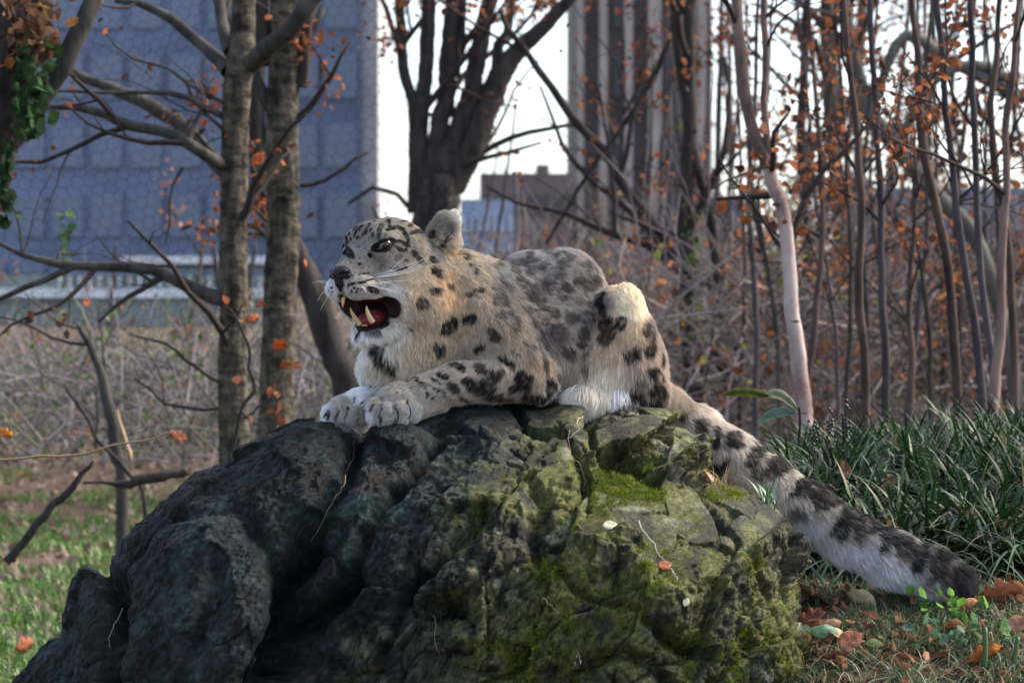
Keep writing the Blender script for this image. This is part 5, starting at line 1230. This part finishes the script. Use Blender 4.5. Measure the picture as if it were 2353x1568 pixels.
def single_leaf(name, label, P, size, col, cat_='leaf', group=None, tilt=None, flat=False, mat=None, rz=None, lobes=LEAFPOLY):
    w = lobes * [1, 1.0]
    n = len(w); x = w[:, 0] - .5; y = w[:, 1] * 1.25
    curl = rng.uniform(.15, .5)
    zz = np.abs(y) ** 1.2 * curl * 1.6 + curl * .5 * (x * 1.4) ** 2
    mid = np.array([(-.5, 0), (-.25, 0), (0, 0), (.25, 0), (.5, 0)])
    V = np.concatenate([np.stack([x, y, zz], 1), np.stack([mid[1:4, 0], mid[1:4, 1], curl * .5 * (mid[1:4, 0] * 1.4) ** 2 - .015], 1)])
    F = []
    for k in range(n):
        k2 = (k + 1) % n; m = (x[k] + x[k2]) / 2; c = n + (0 if m < -.125 else (1 if m < .125 else 2)); F.append((k, k2, c))
    F += [(0, n, n), ] * 0
    # bridge between mid points
    def side_idx(s): return [k for k in range(n) if (y[k] > 0.0) == (s > 0) and abs(y[k]) > .0]
    V = V * size
    c = np.array(col) * np.ones((len(V), 3)); c[n:] *= 1.15; c[:n] *= rng.uniform(.8, 1.1, (n, 1))
    faces = [f for f in F] + [(3, 4, n, n + 1)][:0]
    # fill the gaps where the centre vertex changes
    for k in range(n):
        k2 = (k + 1) % n
        def cen(a, b):
            m = (x[a] + x[b]) / 2; return n + (0 if m < -.125 else (1 if m < .125 else 2))
        ca, cb = cen((k - 1) % n, k), cen(k, k2)
        if ca != cb: faces.append((k, cb, ca) if True else 0)
    ob = make_mesh(name, V, faces=faces, mat=mat or leaf_mat, smooth=True)
    a = ob.data.color_attributes.new('Col', 'FLOAT_COLOR', 'POINT'); cc = np.ones((len(V), 4), np.float32); cc[:, :3] = c[:len(V)]; a.data.foreach_set('color', cc.ravel())
    so = ob.modifiers.new('thick', 'SOLIDIFY'); so.thickness = size * .012
    ob.location = P
    ob.rotation_euler = tilt if tilt is not None else (rng.uniform(-.5, .5) + (0 if flat else 1.3), rng.uniform(-.5, .5), rng.uniform(0, 6.28) if rz is None else rz)
    tag(ob, label, cat_, group)
    return ob
for (uv_, s_, c_, lab) in big:
    Yl = 12.9 if uv_[0] > 100 else 12.0
    single_leaf('hanging_leaf', lab, at(uv_[0], uv_[1], Yl), s_ * 1.15, c_)

# ------------------------------------------------------------------ the wood behind
def far_trees():
    gk = 0
    spec = []
    r = np.random.default_rng(99)
    for k in range(46):
        u = r.uniform(1360, 2450) if k < 26 else (r.uniform(-60, 1150) if k < 34 else (r.uniform(-900, -80) if k < 40 else r.uniform(2450, 3100)))
        Y = r.uniform(24, 42)
        spec.append((u, Y, r.uniform(8, 26)))
    proto = None
    for k, (u, Y, w) in enumerate(spec):
        x = px(u, Y); zb = float(ground_z(x, Y)) - .1; vb = 784 + (CAMZ - zb) * S / Y
        top = 560 if u < 830 else (rng.uniform(250, 500) if u < 1300 else rng.uniform(-250, 120)); du = r.normal(0, 60)
        pts = [(u, vb), (u + du * .2, vb * .7 + top * .3), (u + du * .5 + r.normal(0, 15), vb * .4 + top * .6), (u + du, top)]
        warm = u > 1150
        tree('background_tree', 'thin blurred bare tree in the wood behind the leopard', 'tree', Y, [(pts, [w, w * .85, w * .7, w * .4])], [], bark_m=bk_grey if r.uniform() < .5 else bk_violet,
             twig=(3, .8 if warm else .6), lens=(.6, 1.8), leaf=(130 if warm else 40, .045, ORANGE if warm else PALEO), sides=6, rmin=.006, group='blurred bare trees in the far wood', ground=False)
far_trees()

def thicket(name, label_kind, u0, u1, v0, v1, Y0, Y1, n, rad, ln, cols, up=.5):
    tb = Tubes(); pts_all = []
    for _ in range(n):
        Y = rng.uniform(Y0, Y1); u = rng.uniform(u0, u1); x = px(u, Y); zg = float(0)
        v = rng.uniform(v0, v1); p = at(u, v, Y)
        d = rng.normal(0, 1, 3); d[2] = abs(d[2]) * up * 2 + .2; d /= np.linalg.norm(d); l = rng.uniform(*ln)
        pts = [p]
        for s in range(4):
            d = d + rng.normal(0, .18, 3); d /= np.linalg.norm(d); pts.append(pts[-1] + d * l / 4)
        c = np.array(cols[rng.integers(0, len(cols))]) * rng.uniform(.6, 1.3)
        tb.add(np.array(pts), np.linspace(rad, rad * .35, 5) * rng.uniform(.5, 1.5), 3, col=c); pts_all.extend(pts[1:])
    o = tb.build(name, simple_mat(name + '_bark', (0, 0, 0), .9, .1, attr=True), kind='stuff')
    return o, np.array(pts_all)
GR = [(.17, .145, .145), (.22, .19, .19), (.11, .09, .09), (.20, .15, .12), (.28, .24, .24)]
tl, tlp = thicket('brushwood', '', -700, 900, 850, 1080, 18, 44, 8200, .006, (.25, .8), [(.24, .21, .22), (.18, .155, .165), (.09, .08, .08), (.28, .25, .27), (.16, .145, .15), (.15, .17, .10)])
tr_, trp = thicket('brushwood', '', 1450, 3000, 700, 1040, 18, 42, 9500, .007, (.4, 1.5), GR)
tm, tmp_ = thicket('brushwood', '', 1050, 1700, 700, 960, 26, 42, 1800, .008, (.5, 1.5), GR)
tag(tl, 'grey tangle of bare brushwood on the left slope', 'brushwood'); tag(tr_, 'grey and rust tangle of bare brushwood under the right hand trees', 'brushwood'); tag(tm, 'thin bare brushwood behind the leopard\'s back', 'brushwood')
def leafcloud(name, label, pts, n, size, cols):
    seeds = pts[rng.integers(0, len(pts), n // 6)]
    P = seeds[rng.integers(0, len(seeds), n)] + rng.normal(0, size * 2.2, (n, 3))
    o = leaves_mesh(name, P, size, None, cols); tag(o, label, 'foliage')
leafcloud('autumn_foliage', 'rust orange leaves scattered through the right hand thicket', trp, 14000, .048, ORANGE + [(.44, .17, .06), (.36, .13, .05), (.30, .26, .05), (.14, .17, .04)])
leafcloud('autumn_foliage', 'few rust leaves scattered behind the leopard\'s back', tmp_, 900, .07, ORANGE)
leafcloud('autumn_foliage', 'sparse green and tan leaves in the left hand brushwood', tlp, 6000, .05, [(.08, .15, .04), (.22, .15, .10), (.26, .13, .08), (.12, .18, .07), (.18, .19, .15), (.10, .17, .05)])
# climbing greenery
def greens(name, label, u, v, su, sv, Y, n, size, cols):
    P = np.array([at(rng.normal(u, su), rng.normal(v, sv), Y + rng.normal(0, .3)) for _ in range(n)]); o = leaves_mesh(name, P, size, None, cols); tag(o, label, 'foliage')
G1 = [(.06, .16, .03), (.10, .22, .04), (.05, .11, .03)]
greens('climber', 'green climber hanging on the dark forked tree by the stone tower', 1590, 640, 16, 90, 19.6, 70, .04, [(.05, .09, .02), (.08, .12, .03)])
greens('climber', 'green sprig hanging above the long horizontal branch at left', 150, 560, 8, 40, 16, 40, .04, [(.04, .10, .03), (.07, .12, .04)])

# hexagonal wire netting behind the oaks
def netting():
    tb = Tubes(); Y = 16.5; w = 27.0; h = 31.0; seen = set()
    sk = .28
    def P(a, b): 
        p = at(a + b * sk * .5 + 14 * math.sin(b * .013), b - a * .16 + 10 * math.sin(a * .011), Y); p[1] += .25 * math.sin(a * .009) + .15 * math.sin(b * .012); return p
    for i in range(-24, 44):
        for j in range(-5, 36):
            a = i * w + (w / 2 if j % 2 else 0); b = j * h * .75
            j_ = lambda: rng.normal(0, 2.2)
            v = [(a, b), (a, b + h * .5), (a - w / 2, b + h * .75), (a + w / 2, b + h * .75)]
            for s, e in ((0, 1), (1, 2), (1, 3)):
                p, q = v[s], v[e]
                if max(p[0], q[0]) > 1010: continue
                tb.add(np.array([P(*p), P((p[0] + q[0]) / 2 + j_(), (p[1] + q[1]) / 2 + j_()), P(*q)]), .0011, 3)
    o = tb.build('wire_netting', simple_mat('wire', (.010, .011, .014), .8, .1)); tag(o, 'sagging hexagonal wire netting of the enclosure stretched across the upper left', 'netting')
    # support rope line / posts
netting()
# ------------------------------------------------------------------ grass, liriope bank, litter
def blades(name, base, height, width, lean, cols, mat, segs=4, droop=1.0, kind='stuff', parent=None):
    n = len(base); base = np.asarray(base)
    a = rng.uniform(0, 2 * math.pi, n); out = np.stack([np.cos(a), np.sin(a), 0 * a], 1); side = np.stack([-np.sin(a), np.cos(a), 0 * a], 1)
    tw = rng.normal(0, .5, (n, 1)); side = side * np.cos(tw) + out * np.sin(tw)
    H = height * rng.uniform(.55, 1.25, n)[:, None]; Ln = lean * rng.uniform(.2, 1.5, n)[:, None]
    t = np.linspace(0, 1, segs + 1)
    V = np.zeros((n, segs + 1, 2, 3))
    for k, tt in enumerate(t):
        c = base + np.array([0, 0, 1]) * H * (tt - droop * .45 * Ln * tt ** 2.4) + out * H * Ln * (tt ** 1.7) * .8
        w = width * (1 - tt ** 2.2) * (.6 + .4 * min(1, tt * 4)) + width * .04
        V[:, k, 0] = c - side * w; V[:, k, 1] = c + side * w
    o = (np.arange(n) * (segs + 1) * 2)[:, None, None]; k = (np.arange(segs) * 2)[None, :, None]
    q = (o + k + np.array([0, 1, 3, 2])[None, None]).reshape(-1, 4)
    cols = np.asarray(cols); cc = cols[rng.integers(0, len(cols), n)] * rng.uniform(.6, 1.3, (n, 1))
    ob = make_mesh(name, V.reshape(-1, 3), q, mat=mat, col=np.repeat(cc, (segs + 1) * 2, 0), parent=parent)
    if kind: ob['kind'] = kind
    return ob
grass_m = simple_mat('grass_blade', (0, 0, 0), .42, .5, attr=True, trans=.25)
def scatter(n, fn):
    out = []
    while len(out) < n:
        p = fn()
        if p is not None: out.append(p)
    a = np.array(out); z = ground_z(a[:, 0], a[:, 1]); return np.concatenate([a, z[:, None]], 1)
# dark strap-leaved border (tufts)
def tuft_pts():
    Y = rng.uniform(8.25, 10.6); u = rng.uniform(1560, 2480)
    lim = np.interp(u, [1560, 1760, 1900, 2100, 2250, 2352, 2480], [8.6, 8.45, 8.35, 8.2, 8.12, 8.0, 7.9])
    if Y < lim: return None
    return (px(u, Y), Y)
tp = scatter(560, tuft_pts)
base = np.repeat(tp, 24, 0); base[:, :2] += rng.normal(0, .022, (len(base), 2)); base[:, 2] -= .01
DG = [(.009, .028, .006), (.013, .042, .009), (.020, .055, .014), (.008, .020, .006), (.010, .034, .008), (.030, .070, .024), (.085, .14, .075)]
o = blades('border_grass', base, .25, .0066, 1.7, [tuple(q * .85 for q in c) for c in DG], simple_mat('strap_leaf', (0, 0, 0), .5, .3, attr=True, trans=.2), 7, droop=1.25); tag(o, 'dark green strap leaved lilyturf covering the bank behind the leopard\'s tail', 'lilyturf')
base = np.repeat(tp[rng.integers(0, len(tp), 70)], 5, 0); base[:, :2] += rng.normal(0, .03, (len(base), 2))
o = blades('dry_blades', base, .22, .003, 1.4, [(.30, .26, .15), (.24, .19, .12), (.35, .36, .28)], grass_m, 6); tag(o, 'few straw coloured dry blades among the dark lilyturf', 'grass')
# fine grass in front of the tail
def fine_pts():
    Y = rng.uniform(7.15, 8.25); u = rng.uniform(1790, 2420)
    return (px(u, Y), Y)
fp = scatter(32000, fine_pts); keep = fbm(fp, .12, 501, 3) > -.25; fp = fp[keep]
o = blades('fine_grass', fp, .055, .0013, 1.8, [(.06, .13, .05), (.09, .17, .07), (.16, .20, .11), (.25, .24, .15), (.10, .16, .10)], grass_m, 4); tag(o, 'fine short grass on the slope below the leopard\'s tail', 'grass')
fp = scatter(1500, fine_pts); keep = fbm(fp, .16, 511, 3) > .05; fp = fp[keep]
o = blades('dry_grass', fp, .075, .0012, 2.2, [(.36, .30, .20), (.28, .24, .17), (.42, .38, .28)], grass_m, 5); tag(o, 'dry straw strands lying in the fine grass beside the boulder', 'grass')
# left slope
def left_pts():
    Y = 10 + 15 * rng.uniform(0, 1) ** 1.3; u = rng.uniform(-500, 900)
    return (px(u, Y), Y)
lp = scatter(70000, left_pts); keep = fbm(lp, .9, 521, 3) > (-.5 + .055 * (lp[:, 1] - 12)); lp = lp[keep]
o = blades('meadow_grass', lp, .075, .0055, 1.0, [(.07, .17, .02), (.10, .22, .03), (.14, .26, .06), (.06, .13, .02), (.12, .24, .04), (.22, .20, .12)], grass_m, 2); tag(o, 'bright green grass on the slope left of the boulder', 'grass')
def mid_pts():
    Y = rng.uniform(11, 26); u = rng.uniform(1500, 2450)
    return (px(u, Y), Y)
lp = scatter(5000, mid_pts); o = blades('undergrowth', lp, .10, .008, 1.0, [(.09, .13, .05), (.16, .13, .08), (.06, .12, .04), (.20, .12, .06)], grass_m, 2); tag(o, 'low green and brown undergrowth beneath the right hand trees', 'undergrowth')
# leaf litter: small crumbs as one mass
def litter(name, label, n, fn, size, cols):
    p = scatter(n, fn); p[:, 2] += rng.uniform(0, .11 if 'lilyturf' in label else .03, len(p))
    o = leaves_mesh(name, p, size, None, cols, droop=0); tag(o, label, 'leaf litter')
BR = [(.18, .085, .055), (.13, .06, .04), (.24, .11, .07), (.09, .05, .04), (.28, .15, .09)]
litter('leaf_litter', 'brown leaf crumbs covering the ground below the tail', 1500, fine_pts, .024, BR)
litter('leaf_litter', 'brown fallen leaves between the dark lilyturf clumps', 1100, tuft_pts, .04, [(.12, .06, .04), (.16, .085, .05), (.08, .045, .03), (.22, .12, .07)])
litter('leaf_litter', 'tan fallen leaves covering the far left slope', 9000, lambda: (lambda Y, u: (px(u, Y), Y))(rng.uniform(13, 34), rng.uniform(-700, 950)), .055, [(.30, .22, .18), (.24, .16, .12), (.36, .28, .24), (.16, .11, .09)])
litter('leaf_litter', 'rust fallen leaves under the right hand trees', 4500, lambda: (lambda Y, u: (px(u, Y), Y))(rng.uniform(11, 32), rng.uniform(1450, 3000)), .06, BR + ORANGE)

# fallen leaves one can pick out
def on_ground(u, v):
    """where the sight line through (u, v) meets the bank"""
    for Y in np.arange(7.0, 10.5, .004):
        p = at(u, v, Y)
        if p[2] <= float(ground_z(np.array([p[0]]), np.array([Y]))[0]): return p
    return at(u, v, 8.0)
OVAL = np.array([(0, 0), (.08, .10), (.22, .20), (.42, .27), (.6, .26), (.78, .18), (.92, .07), (1, 0), (.92, -.07), (.78, -.18), (.6, -.26), (.42, -.27), (.22, -.20), (.08, -.10)])
GL = [
 (1830, 1308, .07, (.62, .40, .16), LEAFPOLY, 'bright yellow leaf touching the right side of the boulder below the tail'),
 (1818, 1330, .06, (.34, .09, .03), OVAL, 'dark orange leaf tucked under the bright yellow one beside the boulder'),
 (1905, 1272, .085, (.30, .16, .10), OVAL, 'tan leaf under the middle of the tail'),
 (1965, 1312, .11, (.38, .19, .11), OVAL, 'long light brown leaf lying along the underside of the tail'),
 (2050, 1352, .085, (.40, .17, .10), LEAFPOLY, 'pinkish brown leaf beneath the tail, left of the big lobed one'),
 (2090, 1378, .08, (.42, .20, .13), OVAL, 'pale pink leaf in front of the tail near its tip'),
 (2160, 1400, .12, (.45, .20, .12), LEAFPOLY, 'big lobed salmon coloured leaf in front of the tail tip'),
 (2300, 1400, .11, (.33, .11, .07), LEAFPOLY, 'long reddish leaf at the right edge level with the tail tip'),
 (2225, 1425, .06, (.40, .17, .11), OVAL, 'small pink leaf between the big lobed leaf and the long reddish one'),
 (1850, 1395, .07, (.30, .14, .11), OVAL, 'folded reddish leaf against the boulder, in the fine grass'),
 (1978, 1410, .075, (.42, .28, .21), OVAL, 'upright pale pink leaf standing in the fine grass'),
 (1865, 1450, .07, (.22, .07, .06), LEAFPOLY, 'dark red curled leaf at the top of the heap beside the boulder'),
 (1842, 1480, .06, (.50, .46, .33), OVAL, 'cream leaf at the left rim of the heap beside the boulder'),
 (1905, 1475, .065, (.32, .16, .13), OVAL, 'pinkish curled leaf in the middle of the heap beside the boulder'),
 (1893, 1495, .075, (.24, .31, .25), OVAL, 'grey green oval leaf in the heap beside the boulder'),
 (1925, 1490, .06, (.45, .28, .22), OVAL, 'pale tan folded leaf on the right of the heap beside the boulder'),
 (1950, 1505, .07, (.26, .09, .07), OVAL, 'deep red brown leaf at the right rim of the heap beside the boulder'),
 (1920, 1540, .075, (.22, .08, .07), LEAFPOLY, 'dark brown leaf low in the heap, just above the bottom edge'),
 (2005, 1510, .045, (.40, .36, .22), OVAL, 'small yellowish oval leaf in the grass right of the heap'),
 (2190, 1470, .055, (.34, .15, .08), OVAL, 'curled brown leaf in the grass near the cut green stems'),
 (2260, 1545, .09, (.42, .13, .04), LEAFPOLY, 'orange leaf at the bottom right among the green stems'),
 (2335, 1470, .07, (.34, .15, .12), OVAL, 'rosy brown leaf at the right edge above the bottom corner'),
 (2095, 1215, .06, (.34, .12, .07), OVAL, 'reddish leaf under the lilyturf above the tail'),
 (2020, 1180, .07, (.20, .11, .08), OVAL, 'dull brown leaf in the shade between tail and lilyturf'),
 (2130, 1245, .07, (.18, .09, .06), OVAL, 'dark brown leaf in the shade behind the tail tip'),
]
for (u, v, s, c, lob, lab) in GL:
    p = on_ground(u, v); p[2] += .018 + s * .2; p[1] -= .01
    up = 'upright' in lab or 'curled' in lab
    single_leaf('fallen_leaf', lab, p, s, (c[0] * .95, c[1] * 1.2, c[2]), group='fallen leaves by the boulder and tail', flat=True, lobes=lob, tilt=(rng.uniform(.45, 1.0) + (.35 if up else 0), rng.uniform(-.5, .5), rng.uniform(-.5, .5) + (math.pi if rng.uniform() < .5 else 0)))
BR2 = [(.30, .14, .09), (.36, .19, .12), (.24, .10, .07), (.42, .25, .16), (.30, .12, .06)]
for k in range(90):
    u, v = rng.uniform(1850, 2352), rng.uniform(1300, 1560)
    if v < 1380 and u < 2200: continue
    p = on_ground(u, v); p[2] += .01
    single_leaf('fallen_leaf', 'small brown fallen leaf lying in the fine grass below the tail', p, rng.uniform(.035, .075), BR2[rng.integers(0, 5)], group='small fallen leaves in the fine grass', flat=True, lobes=OVAL, tilt=(rng.uniform(-.2, .9), rng.uniform(-.6, .6), rng.uniform(0, 6)))

# on the boulder
def on_rock(u, v): h = cast(rock_bvh, u, v); return (np.array(h[0]), np.array(h[1])) if h[0] is not None else (at(u, v, 7.6), np.array([0, -1, 0]))
def rock_leaf(u, v, s, c, lob, lab, rz=0):
    p, n = on_rock(u, v); q = Vector(n).to_track_quat('Z', 'Y').to_euler()
    o = single_leaf('fallen_leaf', lab, p + n * .006, s, c, lobes=lob, tilt=q); o.rotation_euler.rotate_axis('Z', rz)
rock_leaf(1525, 1302, .036, (.42, .17, .10), OVAL, 'small round brown leaf stuck on the face of the boulder', .3)
rock_leaf(1400, 1210, .036, (.62, .64, .46), OVAL, 'small pale cream leaf lying on the boulder below the moss patch', .2)
rock_leaf(1432, 1052, .0, (.3, .3, .1), OVAL, 'x') if False else None
rock_leaf(1618, 1100, .045, (.42, .28, .22), OVAL, 'pale brown leaf on the boulder shoulder beside the tail', 1.0)
rock_leaf(1485, 1070, .04, (.20, .26, .06), OVAL, 'olive green leaf caught among the blocks above the moss patch', 1.2)
rock_leaf(1575, 1380, .022, (.75, .77, .66), OVAL, 'tiny white leaf scrap on the lower boulder face', 1.3)
def stalk(name, label, px_pts, r, col, lift=.008, cat_='dry straw'):
    P = []
    for (u, v) in px_pts:
        p, n = on_rock(u, v); P.append(p + n * lift + [0, -.004, 0])
    T = Tubes(); P = spline(P, 24); T.add(P + rng.normal(0, .0012, P.shape), np.linspace(r, r * .4, 24) * .62, 6)
    o = T.build(name, simple_mat('dry_stalk', tuple(c * .7 for c in col), .7, .3)); tag(o, label, cat_)
stalk('dry_straw', 'thin pale dry stem slanting down the dark left face of the boulder', [(784, 1095), (782, 1115), (770, 1145), (745, 1185), (710, 1235)], .0016, (.45, .34, .24), .012)
stalk('dry_root', 'reddish dry root hanging in the seam below the leopard\'s paw', [(818, 1000), (812, 1020), (805, 1045), (796, 1068), (788, 1085)], .0018, (.22, .10, .06), .008)
stalk('dry_straw', 'whitish dry stem lying on the olive face above the small brown leaf', [(1462, 1198), (1475, 1222), (1495, 1250), (1510, 1275), (1525, 1290)], .0022, (.68, .62, .54))
stalk('dry_straw', 'short whitish stem continuing below the small brown leaf', [(1538, 1310), (1548, 1322), (1556, 1336)], .002, (.70, .66, .58))
stalk('dry_root', 'pale crooked root hanging between the upper blocks of the boulder', [(1333, 960), (1322, 975), (1326, 990), (1312, 1008), (1305, 1012)], .0016, (.55, .50, .40))
stalk('dry_root', 'long dry root hanging from the crack at the top of the boulder', [(1308, 992), (1306, 1018), (1312, 1040), (1325, 1055), (1338, 1070), (1340, 1100), (1344, 1130)], .002, (.46, .32, .25))
stalk('dry_root', 'fine grey root beside the long hanging one', [(1312, 1035), (1325, 1070), (1335, 1085), (1338, 1120)], .0013, (.42, .36, .30))
stalk('dry_straw', 'thin curved dry stem at the far left foot of the boulder', [(272, 1405), (258, 1440), (248, 1468), (250, 1490)], .0015, (.42, .34, .22), .015)
stalk('dry_straw', 'hair thin stem low on the dark middle of the boulder', [(988, 1400), (998, 1430), (1002, 1480), (1004, 1500)], .0012, (.34, .26, .18), .01)
stalk('dry_straw', 'tiny dry stem on the lower olive face right of the hollow', [(1256, 1372), (1268, 1388), (1280, 1404)], .0014, (.55, .48, .38))
# tuft on the boulder's right shoulder
def rock_tuft(label, u, v, n, h, w, cols, name='grass_tuft', lean=1.2):
    p, nn = on_rock(u, v); b = np.repeat(p[None], n, 0) + rng.normal(0, .008, (n, 3)); b[:, 2] -= .005
    o = blades(name, b, h, w, lean, cols, grass_m, 6, kind=None); tag(o, label, 'grass tuft')
rock_tuft('dry straw tuft on the boulder\'s right shoulder beside the tail', 1655, 1118, 14, .075, .0016, [(.42, .30, .20), (.34, .22, .14)])
rock_tuft('green arching grass tuft behind the boulder\'s right shoulder under the tail', 1762, 1160, 16, .10, .003, [(.10, .20, .12), (.16, .26, .18), (.05, .12, .05)])
rock_tuft('tiny straw tuft at the bottom middle of the boulder', 1325, 1512, 14, .03, .0009, [(.5, .45, .36)])
# cut green stems bottom right, clover leaves
def stem_clump():
    for k, (u0, v0, u1, v1, r, lab) in enumerate([(2255, 1560, 2262, 1440, .007, 'thick dark green cut stem at the bottom right, left of the pair'), (2315, 1560, 2338, 1462, .006, 'dark green cut stem at the bottom right corner, right of the pair')]):
        a = on_ground(u0, v0); b = at(u1, v1, a[1] + .01); T = Tubes(); P = spline([a - [0, 0, .03], (a + b) / 2 + [.004, 0, 0], b], 10); T.add(P, np.linspace(r, r * .75, 10), 8)
        o = T.build('cut_stem', simple_mat('green_stem', (.03, .075, .02), .5, .4)); tag(o, lab, 'plant stem')
stem_clump()
def clump(label, u, v, n, size, cols, h=.05):
    p = on_ground(u, v); P = p + rng.normal(0, 1, (n, 3)) * [.045, .03, .012] + [0, 0, h]
    g = empty('herb', tuple(p)); tag(g, label, 'herb')
    leaves_mesh('leaves', P, size, g, cols, kind=None, droop=-.1)
    T = Tubes()
    for q in P: T.add(np.array([p + (q - p) * [.4, .4, 0], (p + q) / 2, q]), .0008, 3)
    rehome(T.build('stalks', simple_mat('herb_stalk', (.08, .14, .04), .6, .3)), g)
clump('bright green clover like herb below the tail tip', 2195, 1440, 16, .03, [(.10, .25, .04), (.14, .30, .05)])
clump('grey green herb among the fine grass at the bottom right', 2165, 1500, 14, .03, [(.14, .24, .16), (.10, .2, .12)])
clump('small green herb at the bottom right corner beside the cut stems', 2300, 1500, 14, .03, [(.10, .2, .08), (.14, .26, .1)])
clump('two leaved yellow green sprig in front of the middle of the tail', 1935, 1265, 4, .035, [(.20, .24, .02)], .06)
clump('small green herb in the grass below the yellow leaf', 1850, 1300, 8, .022, [(.08, .2, .04)], .03)
# dark berries on the lilyturf
bm = simple_mat('black_berry', (.010, .010, .018), .3, .5)
def berries(label, u, v, Y):
    T = Tubes(); c = at(u, v, Y); T.add(np.array([c - [0, 0, .12], c - [.004, 0, .04], c + [0, 0, .03]]), .0016, 5)
    g = empty('berry_spike', tuple(c - [0, 0, .12])); tag(g, label, 'berry spike'); rehome(T.build('stalk', bk_dark), g)
    th = np.linspace(0, math.pi, 7); ph = np.arange(10) * math.pi / 5
    Sp = np.stack([np.sin(th)[:, None] * np.cos(ph), np.sin(th)[:, None] * np.sin(ph), np.cos(th)[:, None] + 0 * ph], -1).reshape(-1, 3) * .0042
    i = np.arange(6)[:, None] * 10; j = np.arange(10)[None]; j2 = (j + 1) % 10; q = np.stack([i + j, i + 10 + j, i + 10 + j2, i + j2], -1).reshape(-1, 4)
    first = make_mesh('berry', Sp, q, mat=bm); 
    for k in range(16):
        b = first if k == 0 else first.copy()
        if k: COL.objects.link(b)
        b.location = tuple(c + rng.normal(0, 1, 3) * [.007, .007, .024]); b.parent = g; b.matrix_parent_inverse = Matrix.Translation(-g.location)
berries('black berry spike on the lilyturf just right of the pale tree foot', 1905, 980, 9.0); berries('black berry spike left of the taller one on the lilyturf', 1870, 992, 8.9); berries('taller black berry spike on the lilyturf under the reddish sapling', 1945, 975, 8.9)
# broad leaf plant behind the rump
pl = empty('broad_leaf_plant', tuple(at(1800, 1000, 9.6))); tag(pl, 'shoot with long drooping broad leaves, olive and pale, behind the leopard\'s rump', 'shrub')
def strap(P, w, col):
    P = spline(np.array(P), 16); t = np.linspace(0, 1, 16); W = w * np.sin(np.clip(t * 1.05 + .02, 0, 1) * math.pi) ** .7 + .001
    V = np.stack([P + np.array([0, 0, 1]) * W[:, None] + [0, .01, 0], P + [0, -.004, 0], P - np.array([0, 0, 1]) * W[:, None] + [0, .01, 0]], 1).reshape(-1, 3)
    i = np.arange(15)[:, None] * 3; q = np.concatenate([np.stack([i[:, 0] + k, i[:, 0] + k + 1, i[:, 0] + k + 4, i[:, 0] + k + 3], 1) for k in (0, 1)])
    rehome(make_mesh('leaf', V, q, mat=leaf_mat, col=np.broadcast_to(np.array(col), (len(V), 3))), pl)
strap([at(1660, 905, 9.6), at(1700, 900, 9.6), at(1745, 903, 9.6), at(1775, 910, 9.6)], .012, (.07, .085, .015)); strap([at(1745, 905, 9.62), at(1790, 905, 9.6), at(1820, 925, 9.6), at(1835, 945, 9.6)], .014, (.17, .20, .13)); strap([at(1740, 970, 9.6), at(1765, 955, 9.6), at(1800, 945, 9.6), at(1835, 950, 9.6)], .014, (.10, .16, .13))
T = Tubes(); T.add(np.array([at(1835, 1020, 9.62), at(1838, 970, 9.62), at(1836, 935, 9.6)]), .004, 6); rehome(T.build('stalk', bk_dark), pl)
